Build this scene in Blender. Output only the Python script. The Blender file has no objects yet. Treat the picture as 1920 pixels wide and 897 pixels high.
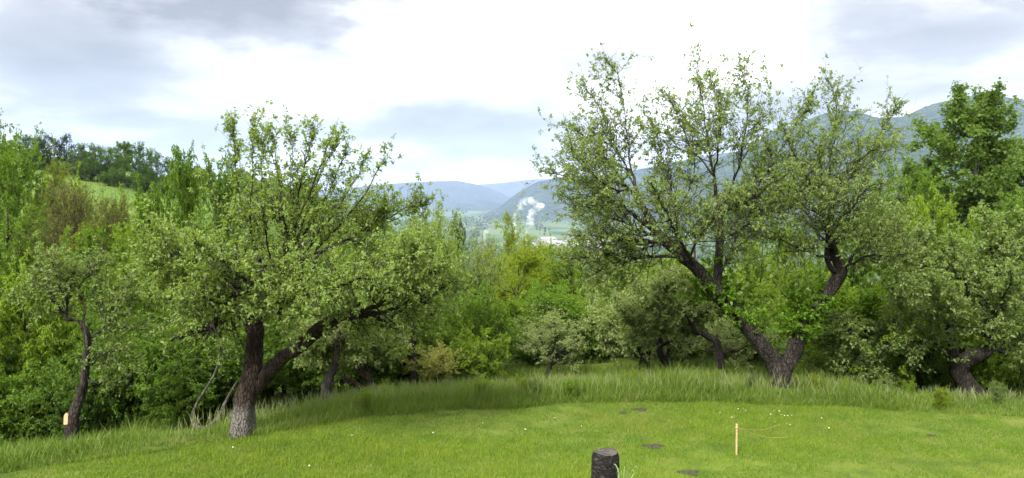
import bpy, math, numpy as np
from mathutils import Vector, noise as mnoise

SC = bpy.context.scene
COL = SC.collection
R = math.radians
# ------------------------------------------------------------------ camera
CAMZ, PITCH, FPX = 3.65, R(3.23), 1478.0
cam_d = bpy.data.cameras.new('camera')
cam = bpy.data.objects.new('camera', cam_d)
COL.objects.link(cam)
cam.location = (0, 0, CAMZ)
cam.rotation_euler = (R(90) - PITCH, 0, 0)
cam_d.sensor_width = 36
cam_d.lens = 36 * FPX / 1920
cam_d.clip_start = 0.1
cam_d.clip_end = 60000
SC.camera = cam
# ------------------------------------------------------------------ world, sun, exposure
SUN_EL, SUN_AZ = R(42), R(-152)      # azimuth measured clockwise from +Y (view direction)
world = bpy.data.worlds.new('World')
SC.world = world
world.use_nodes = True


SKYB = 4.3


def build_sky():
    nt = world.node_tree
    nt.nodes.clear()
    N = nt.nodes.new
    L = nt.links.new

    def m(op, a, b=None, c=None):
        n = N('ShaderNodeMath'); n.operation = op
        for i, v in enumerate((a, b, c)):
            if v is None: continue
            if hasattr(v, 'is_linked'): L(v, n.inputs[i])
            else: n.inputs[i].default_value = v
        return n.outputs[0]

    out = N('ShaderNodeOutputWorld'); bg = N('ShaderNodeBackground')
    bg.inputs['Strength'].default_value = 0.1
    L(bg.outputs[0], out.inputs[0])
    tc = N('ShaderNodeTexCoord')
    sep = N('ShaderNodeSeparateXYZ'); L(tc.outputs['Generated'], sep.inputs[0])
    x, y, z = sep.outputs
    az = m('MULTIPLY', m('ARCTAN2', x, y), 57.2958)
    el = m('MULTIPLY', m('ARCSINE', z), 57.2958)
    sky = N('ShaderNodeTexSky'); sky.sky_type = 'NISHITA'; sky.sun_disc = False
    sky.sun_elevation = SUN_EL; sky.sun_rotation = SUN_AZ
    sky.altitude = 400; sky.dust_density = 2.0
    # cloud layer seen in perspective (plane mapping)
    zz = m('ADD', m('MAXIMUM', z, 0.0), 0.13)
    cmb = N('ShaderNodeCombineXYZ'); L(m('DIVIDE', x, zz), cmb.inputs[0]); L(m('DIVIDE', y, zz), cmb.inputs[1])
    n1 = N('ShaderNodeTexNoise'); n1.inputs['Scale'].default_value = 0.85
    n1.inputs['Detail'].default_value = 7; n1.inputs['Roughness'].default_value = 0.52
    L(cmb.outputs[0], n1.inputs['Vector'])
    # wisps in angle space distort the single cloud masses
    cm2 = N('ShaderNodeCombineXYZ'); L(m('MULTIPLY', az, 0.16), cm2.inputs[0]); L(m('MULTIPLY', el, 0.42), cm2.inputs[1])
    n2 = N('ShaderNodeTexNoise'); n2.inputs['Scale'].default_value = 1.0
    n2.inputs['Detail'].default_value = 6; n2.inputs['Roughness'].default_value = 0.55
    L(cm2.outputs[0], n2.inputs['Vector'])
    wob = m('SUBTRACT', n2.outputs[0], 0.5)
    wob1 = m('SUBTRACT', n1.outputs[0], 0.5)
    dark = m('MULTIPLY', m('MAXIMUM', m('ADD', wob1, 0.08), 0.0), 1.1)     # broken grey all over the sky
    # single darker cloud masses: az, el, half width, half height (deg), depth
    for a0, e0, wa, we, dep in ((-18.0, 13.4, 11.5, 4.2, 0.58), (-31, 8.6, 11, 5.6, 0.30),
                                (-3.0, 4.4, 12, 2.7, 0.34), (28.5, 9.6, 9, 2.8, 0.22),
                                (23, 12.2, 7, 2.2, 0.13), (33, 13.5, 6, 3.0, 0.26),
                                (-22, 3.0, 9, 2.4, 0.26), (18, 5.2, 7, 2.2, 0.26)):
        da = m('DIVIDE', m('SUBTRACT', az, a0), wa)
        de = m('DIVIDE', m('SUBTRACT', el, e0), we)
        d = m('SQRT', m('ADD', m('MULTIPLY', da, da), m('MULTIPLY', de, de)))
        s = m('ADD', m('SUBTRACT', 1.0, d), m('MULTIPLY', wob, 1.6))
        mp = N('ShaderNodeMapRange'); mp.interpolation_type = 'SMOOTHSTEP'
        L(s, mp.inputs[0]); mp.inputs[1].default_value = -0.15; mp.inputs[2].default_value = 0.95
        mp.inputs[3].default_value = 0.0; mp.inputs[4].default_value = dep
        dark = m('ADD', dark, mp.outputs[0])
    dark = m('MINIMUM', dark, 0.62)
    ramp = N('ShaderNodeValToRGB')
    e = ramp.color_ramp.elements
    e[0].position = 0.0; e[0].color = (0.99, 0.985, 0.975, 1)
    e[1].position = 0.58; e[1].color = (0.128, 0.128, 0.126, 1)
    k = e.new(0.13); k.color = (0.390, 0.385, 0.372, 1)
    k = e.new(0.30); k.color = (0.227, 0.227, 0.222, 1)
    L(dark, ramp.inputs[0])
    mul = N('ShaderNodeVectorMath'); mul.operation = 'SCALE'; L(ramp.outputs[0], mul.inputs[0])
    # a cloud deck is about three times as bright overhead as at the horizon (CIE overcast sky)
    L(m('MULTIPLY', m('ADD', m('MULTIPLY', m('MAXIMUM', z, 0.0), 2.0), 1.0), SKYB), mul.inputs['Scale'])
    mix = N('ShaderNodeMix'); mix.data_type = 'RGBA'
    mix.inputs['Factor'].default_value = 0.97
    L(sky.outputs[0], mix.inputs[6]); L(mul.outputs[0], mix.inputs[7])
    L(mix.outputs[2], bg.inputs['Color'])


build_sky()
sun_d = bpy.data.lights.new('sun', 'SUN')
sun_d.energy = 2.2
sun_d.angle = R(11)
sun_d.color = (1.0, 0.95, 0.86)
sun = bpy.data.objects.new('sun', sun_d)
COL.objects.link(sun)
sdir = Vector((math.sin(SUN_AZ) * math.cos(SUN_EL), math.cos(SUN_AZ) * math.cos(SUN_EL), math.sin(SUN_EL)))
sun.rotation_euler = sdir.to_track_quat('Z', 'Y').to_euler()
sun.location = sdir * 50
vs = SC.view_settings
vs.view_transform = 'Standard'
vs.look = 'None'
vs.exposure = 2.25
vs.gamma = 1
vs.use_curve_mapping = False
SC.cycles.volume_bounces = 2
SC.cycles.max_bounces = 8
SC.cycles.diffuse_bounces = 4
SC.cycles.transmission_bounces = 4
SC.cycles.transparent_max_bounces = 4
SC.cycles.use_denoising = True

# ------------------------------------------------------------------ pixel -> point
CP, SP = math.cos(PITCH), math.sin(PITCH)


def at(px, py, Y):
    x = (px - 960) / FPX
    v = (448.5 - py) / FPX
    dy = CP + v * SP
    dz = -SP + v * CP
    k = Y / dy
    return np.array([x * k, Y, CAMZ + dz * k])


# ------------------------------------------------------------------ noise (numpy)
def _hash(ix, iy, seed):
    h = (ix * 374761393 + iy * 668265263 + seed * 1442695041) & 0xffffffff
    h = ((h ^ (h >> 13)) * 1274126177) & 0xffffffff
    return ((h ^ (h >> 16)) & 0xffff) / 65535.0


def vnoise(x, y, seed=0):
    x = np.asarray(x, float); y = np.asarray(y, float)
    ix = np.floor(x).astype(np.int64); iy = np.floor(y).astype(np.int64)
    fx = x - ix; fy = y - iy
    fx = fx * fx * (3 - 2 * fx); fy = fy * fy * (3 - 2 * fy)
    a = _hash(ix, iy, seed); b = _hash(ix + 1, iy, seed); c = _hash(ix, iy + 1, seed); d = _hash(ix + 1, iy + 1, seed)
    return (a * (1 - fx) + b * fx) * (1 - fy) + (c * (1 - fx) + d * fx) * fy


def fbm(x, y, seed=0, oct=4):
    s = 0; a = 0.5; t = 0
    for i in range(oct):
        s = s + a * vnoise(np.asarray(x) * 2 ** i, np.asarray(y) * 2 ** i, seed + i); t += a; a *= 0.5
    return s / t - 0.5


def sstep(a, b, x):
    t = np.clip((x - a) / (b - a), 0, 1)
    return t * t * (3 - 2 * t)


# ------------------------------------------------------------------ terrain
EX = np.array([-60, -20, -9, -6.12, -4.04, -2.26, 0.37, 3.16, 5.84, 8.34, 14, 60])
EY = np.array([2, 4, 8.2, 10.4, 11.55, 12.75, 13.45, 13.7, 13.45, 12.7, 11.5, 8])
VZ = -150.0


def ye(x):
    return np.interp(x, EX, EY)


def height(x, y):
    x = np.asarray(x, float); y = np.asarray(y, float)
    s = y - ye(x)
    z = 2.0 * (np.clip(9 - y, 0, 14) / 9) ** 1.6
    z = z - 0.80 * sstep(0.3, 4.6, s) - 0.085 * np.clip(s - 3.6, 0, 14) - 0.25 * np.clip(s - 17.2, 0, None)
    z = z - 0.04 * np.clip(-4 - x, 0, 30) * sstep(0, 4, s)
    z = z + 0.10 * fbm(x * 0.35, y * 0.35, 3) + 0.05 * fbm(x * 1.3, y * 1.3, 9)
    # left-hand hill
    hill = 3.4 - 0.21 * (x + 78) - 0.0004 * (y - 175) ** 2 + 4 * fbm(x * 0.03, y * 0.03, 21)
    hill = np.minimum(hill, 30)
    w = sstep(45, 120, y) * sstep(-20, -62, x)
    z = np.maximum(z, VZ) * (1 - w) + np.maximum(np.maximum(hill, z), VZ) * w
    far = sstep(300, 900, y)
    z = np.maximum(z, VZ + 8 * far * fbm(x * 0.002, y * 0.002, 5) * sstep(900, 1400, np.abs(y)))
    return z


# ------------------------------------------------------------------ mesh helpers
def mesh_np(name, V, F, smooth=False, tint=None):
    V = np.ascontiguousarray(V, np.float32).reshape(-1, 3)
    F = np.ascontiguousarray(F, np.int32)
    me = bpy.data.meshes.new(name)
    n, k = F.shape
    me.vertices.add(len(V)); me.vertices.foreach_set('co', V.ravel())
    me.loops.add(n * k); me.loops.foreach_set('vertex_index', F.ravel())
    me.polygons.add(n); me.polygons.foreach_set('loop_start', np.arange(0, n * k, k, dtype=np.int32))
    if smooth: me.polygons.foreach_set('use_smooth', np.ones(n, bool))
    me.update(calc_edges=True)
    if tint is not None:
        a = me.attributes.new('tint', 'FLOAT', 'POINT')
        a.data.foreach_set('value', np.ascontiguousarray(tint, np.float32))
    return me


def join_np(parts):
    Vs, Fs, o = [], [], 0
    for V, F in parts:
        V = np.asarray(V).reshape(-1, 3)
        Vs.append(V); Fs.append(np.asarray(F) + o); o += len(V)
    return np.concatenate(Vs), np.concatenate(Fs)


def tag(o, label=None, cat=None, group=None, kind=None):
    if label: o['label'] = label
    if cat: o['category'] = cat
    if group: o['group'] = group
    if kind: o['kind'] = kind
    return o


def obj(name, me, mat=None, parent=None, loc=None):
    o = bpy.data.objects.new(name, me)
    COL.objects.link(o)
    if mat is not None and me is not None:
        if not me.materials: me.materials.append(mat)
        if me.materials[0] is not mat:
            o.material_slots[0].link = 'OBJECT'; o.material_slots[0].material = mat
    if parent is not None: o.parent = parent
    if loc is not None: o.location = loc
    return o


def norm(v):
    return v / (np.linalg.norm(v, axis=-1, keepdims=True) + 1e-9)


def tubes(P, Rd, S=4, bark=0.0, rng=None, cap=False):
    """P [N,K,3], Rd [N,K] -> verts, quad faces"""
    N, K, _ = P.shape
    T = np.empty_like(P)
    T[:, 1:-1] = P[:, 2:] - P[:, :-2]; T[:, 0] = P[:, 1] - P[:, 0]; T[:, -1] = P[:, -1] - P[:, -2]
    T = norm(T)
    md = norm(P[:, -1] - P[:, 0])
    ref = np.where(np.abs(md[:, 2:3]) > 0.75, np.array([[1.0, 0.13, 0.05]]), np.array([[0.05, 0.1, 1.0]]))
    U = norm(np.cross(T, ref[:, None, :])); W = np.cross(T, U)
    a = np.linspace(0, 2 * np.pi, S, endpoint=False)
    rr = np.broadcast_to(Rd[:, :, None], (N, K, S)).copy()
    if bark > 0:
        arc = np.concatenate([np.zeros((N, 1)), np.cumsum(np.linalg.norm(np.diff(P, axis=1), axis=2), axis=1)], axis=1)
        ph = rng.random((N, 6)) * 6.28
        A = a[None, None, :]; Z = arc[:, :, None]
        nz = (np.sin(2 * A + 3.1 * Z + ph[:, 0, None, None]) + np.sin(3 * A - 4.3 * Z + ph[:, 1, None, None])
              + 0.7 * np.sin(5 * A + 7 * Z + ph[:, 2, None, None]) + 0.6 * np.sin(7 * A - 9 * Z + ph[:, 3, None, None])
              + 0.9 * np.sin(1 * A + 6 * Z + ph[:, 4, None, None]))
        rr[:1] *= 1 + (0.55 if N < 6 else 0) * np.exp(-Z[:1] / 0.16) * (0.45 + 0.55 * np.sin(4 * A + ph[0, 5]) * np.sin(3 * A + ph[0, 4]))
        rr *= 1 + bark * nz * 0.5 + bark * 0.35 * rng.standard_normal((N, K, S))
    V = P[:, :, None, :] + rr[..., None] * (np.cos(a)[None, None, :, None] * U[:, :, None, :] + np.sin(a)[None, None, :, None] * W[:, :, None, :])
    idx = np.arange(N * K * S).reshape(N, K, S)
    nx = np.roll(idx, -1, axis=2)
    F = np.stack([idx[:, :-1], nx[:, :-1], nx[:, 1:], idx[:, 1:]], axis=-1).reshape(-1, 4)
    V = V.reshape(-1, 3)
    if cap:      # close both ends with quads fanning to centre
        cen = np.concatenate([P[:, 0], P[:, -1]])
        o = len(V); V = np.concatenate([V, cen])
        fs = []
        for n in range(N):
            for e, (row, c) in enumerate(((idx[n, 0], o + n), (idx[n, -1], o + N + n))):
                for i in range(0, S, 2):
                    q = [row[i], row[(i + 1) % S], row[(i + 2) % S], c]
                    fs.append(q if e else q[::-1])
        F = np.concatenate([F, np.array(fs)])
    return V, F


def catmull(pts, K):
    pts = np.asarray(pts, float)
    n = len(pts)
    p = np.concatenate([[2 * pts[0] - pts[1]], pts, [2 * pts[-1] - pts[-2]]])
    d = np.concatenate([[0], np.cumsum(np.linalg.norm(np.diff(pts[:, :3], axis=0), axis=1))])
    s = np.linspace(0, d[-1], K)
    i = np.clip(np.searchsorted(d, s, side='right') - 1, 0, n - 2)
    t = ((s - d[i]) / (d[i + 1] - d[i] + 1e-9))[:, None]
    a, b, c, e = p[i], p[i + 1], p[i + 2], p[i + 3]
    r = 0.5 * (2 * b + (c - a) * t + (2 * a - 5 * b + 4 * c - e) * t ** 2 + (3 * b - a - 3 * c + e) * t ** 3)
    return r


def grow(par, n, rng, t0=0.2, t1=1.0, ang=50, jit=15, ln=1.0, lvar=0.35, prof=None, K=6, up=0.1, wob=0.18,
         rr=0.55, rmax=9, rtip=0.25, out=None, outw=0.0, tpow=1.0, rmin=0.002):
    P, Rd = par
    N, K0, _ = P.shape
    seg = np.linalg.norm(np.diff(P, axis=1), axis=2).sum(1)
    idx = rng.choice(N, n, p=seg / seg.sum())
    t = t0 + (t1 - t0) * rng.random(n) ** tpow
    f = t * (K0 - 1); i = np.minimum(f.astype(int), K0 - 2); fr = (f - i)[:, None]
    A, B = P[idx, i], P[idx, i + 1]
    base = A * (1 - fr) + B * fr
    T = norm(B - A)
    r = Rd[idx, i] * (1 - fr[:, 0]) + Rd[idx, i + 1] * fr[:, 0]
    perp = norm(np.cross(T, rng.standard_normal((n, 3))))
    if out is not None:      # prefer sideways directions that lead away from the axis
        o = base - out; o[:, 2] *= 0.3; o = norm(o)
        o = norm(o - (o * T).sum(1, keepdims=True) * T)
        perp = norm(perp + outw * o)
    a = np.radians(ang + jit * rng.standard_normal(n))[:, None]
    D = T * np.cos(a) + perp * np.sin(a)
    Ln = ln * (1 + lvar * rng.standard_normal(n)).clip(0.25, 2.2)
    if prof is not None: Ln = Ln * prof(t)
    Q = np.empty((n, K, 3)); Q[:, 0] = base
    st = (Ln / (K - 1))[:, None]
    upv = np.array([0, 0, 1.0])
    u = np.broadcast_to(np.asarray(up, float), (n,))[:, None]
    for k in range(1, K):
        D = norm(D + wob * rng.standard_normal((n, 3)) + u * upv)
        Q[:, k] = Q[:, k - 1] + D * st
    r0 = np.minimum(np.maximum(r * rr, rmin), rmax)
    Rr = r0[:, None] * np.linspace(1, rtip, K)[None, :]
    return Q, Rr


def leaf_mesh(name, tw, n, rng, L=0.06, W=0.032, cl=5, spread=0.9, t0=0.15, lift=0.35, droop=0.25, fold=0.25, tints=(0.0, 1.0), lv=0.36, disp=0.015):
    """n leaves in clusters of cl on twigs tw"""
    P, Rd = tw
    N, K0, _ = P.shape
    seg = np.linalg.norm(np.diff(P, axis=1), axis=2).sum(1)
    nc = max(1, n // cl)
    idx = rng.choice(N, nc, p=seg / seg.sum())
    t = t0 + (1 - t0) * rng.random(nc) ** 0.85
    f = t * (K0 - 1); i = np.minimum(f.astype(int), K0 - 2); fr = (f - i)[:, None]
    A, B = P[idx, i], P[idx, i + 1]
    base = np.repeat(A * (1 - fr) + B * fr, cl, axis=0)
    T = np.repeat(norm(B - A), cl, axis=0)
    n = len(base)
    ctint = np.repeat(rng.random(nc), cl)
    base = base + disp * rng.standard_normal((n, 3))
    D = norm(0.55 * T + spread * norm(rng.standard_normal((n, 3))) + np.array([0, 0, lift - droop]))
    up = norm(np.array([0, 0, 1.0]) + 0.55 * rng.standard_normal((n, 3)))
    S = norm(np.cross(D, up)); Nn = np.cross(S, D)
    sc = (1 + lv * rng.standard_normal(n)).clip(0.35, 1.8)[:, None]
    l = L * sc; w = W * sc
    v0 = base
    v1 = base + D * l * 0.48 + S * w * 0.5 + Nn * w * fold
    v3 = base + D * l * 0.48 - S * w * 0.5 + Nn * w * fold
    v2 = base + D * l - np.array([0, 0, 1.0]) * l * droop * 0.5
    V = np.stack([v0, v1, v2, v3], axis=1).reshape(-1, 3)
    b = np.arange(n)[:, None] * 4
    F = np.concatenate([b + np.array([[0, 2, 1]]), b + np.array([[0, 3, 2]])])
    tn = np.clip(tints[0] + (tints[1] - tints[0]) * (0.6 * ctint + 0.4 * rng.random(n)), 0, 1)
    return mesh_np(name, V, F, tint=np.repeat(tn, 4))


# ------------------------------------------------------------------ materials
def nodes(name):
    m = bpy.data.materials.new(name); m.use_nodes = True
    nt = m.node_tree; nt.nodes.clear()
    return m, nt, nt.nodes.new, nt.links.new


def ramp_node(nt, fac, stops):
    r = nt.nodes.new('ShaderNodeValToRGB')
    e = r.color_ramp.elements
    e[0].position, e[0].color = stops[0][0], (*stops[0][1], 1)
    e[1].position, e[1].color = stops[-1][0], (*stops[-1][1], 1)
    for p, c in stops[1:-1]:
        k = e.new(p); k.color = (*c, 1)
    nt.links.new(fac, r.inputs[0])
    return r.outputs[0]


def leaf_mat(name, dark, mid, light, under=None, trans=0.5, rough=0.5, spec=0.18):
    m, nt, N, L = nodes(name)
    at_ = N('ShaderNodeAttribute'); at_.attribute_name = 'tint'
    c = ramp_node(nt, at_.outputs['Fac'], [(0, dark), (0.5, mid), (1, light)])
    if under is not None:
        g = N('ShaderNodeNewGeometry'); mx = N('ShaderNodeMix'); mx.data_type = 'RGBA'
        L(g.outputs['Backfacing'], mx.inputs['Factor']); L(c, mx.inputs[6]); mx.inputs[7].default_value = (*under, 1)
        c2 = mx.outputs[2]
    else: c2 = c
    p = N('ShaderNodeBsdfPrincipled'); L(c2, p.inputs['Base Color'])
    p.inputs['Roughness'].default_value = rough; p.inputs['Specular IOR Level'].default_value = spec
    tr = N('ShaderNodeBsdfTranslucent')
    hs = N('ShaderNodeHueSaturation'); hs.inputs['Hue'].default_value = 0.485; hs.inputs['Saturation'].default_value = 1.1
    hs.inputs['Value'].default_value = 1.35; L(c, hs.inputs['Color']); L(hs.outputs[0], tr.inputs[0])
    ms = N('ShaderNodeMixShader'); ms.inputs[0].default_value = trans
    L(p.outputs[0], ms.inputs[1]); L(tr.outputs[0], ms.inputs[2])
    o = N('ShaderNodeOutputMaterial'); L(ms.outputs[0], o.inputs[0])
    return m


def bark_mat(name, c0, c1, c2, scale=9.0, bump=0.6, wash=None, stretch=0.35, axis=2):
    m, nt, N, L = nodes(name)
    tc = N('ShaderNodeTexCoord'); mp = N('ShaderNodeMapping')
    s = [1, 1, 1]; s[axis] = stretch
    mp.inputs['Scale'].default_value = s
    L(tc.outputs['Object'], mp.inputs[0])
    n1 = N('ShaderNodeTexNoise'); n1.inputs['Scale'].default_value = scale; n1.inputs['Detail'].default_value = 8; n1.inputs['Roughness'].default_value = 0.65
    L(mp.outputs[0], n1.inputs['Vector'])
    v = N('ShaderNodeTexVoronoi'); v.inputs['Scale'].default_value = scale * 2.6; v.feature = 'DISTANCE_TO_EDGE'
    L(mp.outputs[0], v.inputs['Vector'])
    c = ramp_node(nt, n1.outputs[0], [(0.3, c0), (0.52, c1), (0.72, c2)])
    crack = N('ShaderNodeMapRange'); L(v.outputs['Distance'], crack.inputs[0]); crack.inputs[1].default_value = 0.0; crack.inputs[2].default_value = 0.16
    crack.inputs[3].default_value = 0.35; crack.inputs[4].default_value = 1.0
    mx = N('ShaderNodeMix'); mx.data_type = 'RGBA'; mx.blend_type = 'MULTIPLY'; mx.inputs['Factor'].default_value = 1
    L(c, mx.inputs[6]); L(crack.outputs[0], mx.inputs[7])
    col = mx.outputs[2]
    if wash is not None:      # old lime wash that has flaked: height, colour
        h, wc = wash
        sp = N('ShaderNodeSeparateXYZ'); L(tc.outputs['Object'], sp.inputs[0])
        n3 = N('ShaderNodeTexNoise'); n3.inputs['Scale'].default_value = 34; n3.inputs['Detail'].default_value = 9; n3.inputs['Roughness'].default_value = 0.75; L(tc.outputs['Object'], n3.inputs['Vector'])
        a = N('ShaderNodeMath'); a.operation = 'MULTIPLY_ADD'; L(n3.outputs[0], a.inputs[0]); a.inputs[1].default_value = 1.3; a.inputs[2].default_value = -0.65
        b = N('ShaderNodeMath'); b.operation = 'ADD'; L(sp.outputs[2], b.inputs[0]); L(a.outputs[0], b.inputs[1])
        r = N('ShaderNodeMapRange'); L(b.outputs[0], r.inputs[0]); r.inputs[1].default_value = h + 0.06; r.inputs[2].default_value = h - 0.06
        r.inputs[3].default_value = 0; r.inputs[4].default_value = 1
        fl = N('ShaderNodeMapRange'); L(n3.outputs[0], fl.inputs[0]); fl.inputs[1].default_value = 0.36; fl.inputs[2].default_value = 0.66
        pr = N('ShaderNodeMath'); pr.operation = 'MULTIPLY'; L(r.outputs[0], pr.inputs[0]); L(fl.outputs[0], pr.inputs[1])
        pr2 = N('ShaderNodeMath'); pr2.operation = 'MULTIPLY'; L(pr.outputs[0], pr2.inputs[0]); pr2.inputs[1].default_value = 0.6
        m2 = N('ShaderNodeMix'); m2.data_type = 'RGBA'; L(pr2.outputs[0], m2.inputs['Factor']); L(col, m2.inputs[6]); m2.inputs[7].default_value = (*wc, 1)
        col = m2.outputs[2]
    bm = N('ShaderNodeBump'); bm.inputs['Strength'].default_value = bump; bm.inputs['Distance'].default_value = 0.03
    ad = N('ShaderNodeMath'); ad.operation = 'ADD'; L(n1.outputs[0], ad.inputs[0]); L(crack.outputs[0], ad.inputs[1]); L(ad.outputs[0], bm.inputs['Height'])
    p = N('ShaderNodeBsdfPrincipled'); L(col, p.inputs['Base Color']); p.inputs['Roughness'].default_value = 0.9
    p.inputs['Specular IOR Level'].default_value = 0.15; L(bm.outputs[0], p.inputs['Normal'])
    o = N('ShaderNodeOutputMaterial'); L(p.outputs[0], o.inputs[0])
    return m


def plain_mat(name, c0, c1, scale=20, rough=0.8, bump=0.2):
    m, nt, N, L = nodes(name)
    tc = N('ShaderNodeTexCoord'); n = N('ShaderNodeTexNoise'); n.inputs['Scale'].default_value = scale; n.inputs['Detail'].default_value = 6
    L(tc.outputs['Object'], n.inputs['Vector'])
    c = ramp_node(nt, n.outputs[0], [(0.35, c0), (0.65, c1)])
    p = N('ShaderNodeBsdfPrincipled'); L(c, p.inputs['Base Color']); p.inputs['Roughness'].default_value = rough
    if bump:
        b = N('ShaderNodeBump'); b.inputs['Strength'].default_value = bump; b.inputs['Distance'].default_value = 0.02; L(n.outputs[0], b.inputs['Height']); L(b.outputs[0], p.inputs['Normal'])
    o = N('ShaderNodeOutputMaterial'); L(p.outputs[0], o.inputs[0])
    return m


M = {}
M['apple_l'] = leaf_mat('apple_leaf_green', (0.085, 0.148, 0.022), (0.140, 0.220, 0.034), (0.220, 0.290, 0.066), (0.178, 0.245, 0.075))
M['apple_r'] = leaf_mat('apple_leaf_olive', (0.076, 0.134, 0.024), (0.128, 0.198, 0.036), (0.210, 0.265, 0.074), (0.170, 0.226, 0.080))
M['sprout'] = leaf_mat('apple_leaf_fresh', (0.060, 0.130, 0.012), (0.100, 0.195, 0.018), (0.160, 0.255, 0.036))
M['silver'] = leaf_mat('apple_leaf_silver', (0.101, 0.154, 0.032), (0.159, 0.217, 0.051), (0.254, 0.307, 0.106), (0.212, 0.265, 0.101))
M['greygreen'] = leaf_mat('apple_leaf_grey_green', (0.067, 0.123, 0.020), (0.106, 0.177, 0.030), (0.179, 0.241, 0.065), (0.162, 0.213, 0.074))
M['pale_yellow'] = leaf_mat('leaf_pale_yellow', (0.140, 0.170, 0.030), (0.220, 0.245, 0.055), (0.320, 0.330, 0.105))
M['mid'] = leaf_mat('leaf_mid_green', (0.061, 0.121, 0.013), (0.090, 0.167, 0.020), (0.138, 0.220, 0.033))
M['bright'] = leaf_mat('leaf_bright_green', (0.086, 0.157, 0.015), (0.132, 0.216, 0.022), (0.189, 0.270, 0.039))
M['deep'] = leaf_mat('leaf_deep_green', (0.046, 0.097, 0.014), (0.069, 0.132, 0.018), (0.103, 0.175, 0.028))
M['yellow'] = leaf_mat('leaf_yellow_green', (0.110, 0.170, 0.014), (0.160, 0.225, 0.018), (0.210, 0.265, 0.030))
M['olive'] = leaf_mat('leaf_olive', (0.075, 0.105, 0.018), (0.115, 0.150, 0.024), (0.160, 0.190, 0.036))
M['russet'] = leaf_mat('leaf_russet', (0.075, 0.078, 0.020), (0.105, 0.120, 0.026), (0.140, 0.160, 0.036))
M['needle'] = leaf_mat('pine_needles', (0.014, 0.034, 0.014), (0.022, 0.050, 0.018), (0.034, 0.068, 0.024), trans=0.1)
M['aspen'] = leaf_mat('aspen_leaf', (0.056, 0.110, 0.018), (0.088, 0.152, 0.028), (0.130, 0.195, 0.042))
M['bark_l'] = bark_mat('apple_bark_brown', (0.013, 0.009, 0.007), (0.036, 0.024, 0.019), (0.080, 0.064, 0.054), 9, 0.9, wash=(0.46, (0.30, 0.29, 0.27)))
M['bark_r'] = bark_mat('apple_bark_grey', (0.013, 0.011, 0.009), (0.034, 0.028, 0.024), (0.076, 0.068, 0.060), 9, 0.9)
M['twig'] = bark_mat('twig_bark', (0.018, 0.014, 0.012), (0.038, 0.032, 0.028), (0.068, 0.060, 0.052), 14, 0.2)
M['bark'] = bark_mat('dark_bark', (0.014, 0.011, 0.009), (0.034, 0.028, 0.024), (0.072, 0.064, 0.055), 8, 0.6)
M['bark_red'] = bark_mat('reddish_bark', (0.030, 0.020, 0.015), (0.066, 0.044, 0.034), (0.120, 0.095, 0.078), 8, 0.6)
M['bark_pale'] = bark_mat('pale_bark', (0.110, 0.100, 0.085), (0.190, 0.180, 0.160), (0.280, 0.270, 0.245), 5, 0.3)
M['bark_grey'] = bark_mat('grey_dead_wood', (0.030, 0.026, 0.022), (0.070, 0.062, 0.054), (0.140, 0.128, 0.115), 10, 0.5)
M['stump'] = bark_mat('charred_stump_bark', (0.008, 0.008, 0.007), (0.026, 0.024, 0.022), (0.120, 0.114, 0.104), 12, 1.0, stretch=3.4)
M['cut_wood'] = plain_mat('fresh_cut_wood', (0.42, 0.24, 0.12), (0.55, 0.36, 0.20), 30)
M['stake'] = plain_mat('raw_stake_wood', (0.34, 0.21, 0.10), (0.46, 0.31, 0.17), 40)
M['string'] = plain_mat('tan_string', (0.30, 0.15, 0.08), (0.38, 0.22, 0.12), 60)
M['soil'] = plain_mat('bare_soil', (0.010, 0.008, 0.004), (0.042, 0.031, 0.015), 45, 0.95, 0.9)
M['petal'] = plain_mat('daisy_petal', (0.75, 0.75, 0.70), (0.82, 0.82, 0.78), 10, 0.6, 0)
M['pollen'] = plain_mat('daisy_centre', (0.65, 0.42, 0.03), (0.75, 0.5, 0.05), 10, 0.6, 0)


def grass_mat(name, c0, c1, c2, dry, trans=0.4, dry_lo=0.55, dry_hi=0.75, sc=0.45):
    m, nt, N, L = nodes(name)
    a = N('ShaderNodeAttribute'); a.attribute_name = 'tint'
    c = ramp_node(nt, a.outputs['Fac'], [(0, c0), (0.5, c1), (1, c2)])
    tc = N('ShaderNodeTexCoord'); n = N('ShaderNodeTexNoise'); n.inputs['Scale'].default_value = sc; n.inputs['Detail'].default_value = 5
    L(tc.outputs['Object'], n.inputs['Vector'])
    mr = N('ShaderNodeMapRange'); L(n.outputs[0], mr.inputs[0]); mr.inputs[1].default_value = dry_lo; mr.inputs[2].default_value = dry_hi
    mx = N('ShaderNodeMix'); mx.data_type = 'RGBA'; L(mr.outputs[0], mx.inputs['Factor']); L(c, mx.inputs[6]); mx.inputs[7].default_value = (*dry, 1)
    d = N('ShaderNodeBsdfPrincipled'); L(mx.outputs[2], d.inputs['Base Color']); d.inputs['Roughness'].default_value = 0.55; d.inputs['Specular IOR Level'].default_value = 0.25
    t = N('ShaderNodeBsdfTranslucent'); L(mx.outputs[2], t.inputs[0])
    s = N('ShaderNodeMixShader'); s.inputs[0].default_value = trans; L(d.outputs[0], s.inputs[1]); L(t.outputs[0], s.inputs[2])
    o = N('ShaderNodeOutputMaterial'); L(s.outputs[0], o.inputs[0])
    return m


M['lawn'] = grass_mat('lawn_blades', (0.052, 0.112, 0.007), (0.098, 0.175, 0.009), (0.165, 0.238, 0.018), (0.185, 0.205, 0.036), dry_lo=0.54, dry_hi=0.80)
M['tall'] = grass_mat('tall_grass_blades', (0.064, 0.118, 0.012), (0.108, 0.172, 0.020), (0.165, 0.220, 0.042), (0.160, 0.195, 0.055), dry_lo=0.55, dry_hi=0.95, sc=1.1)


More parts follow.
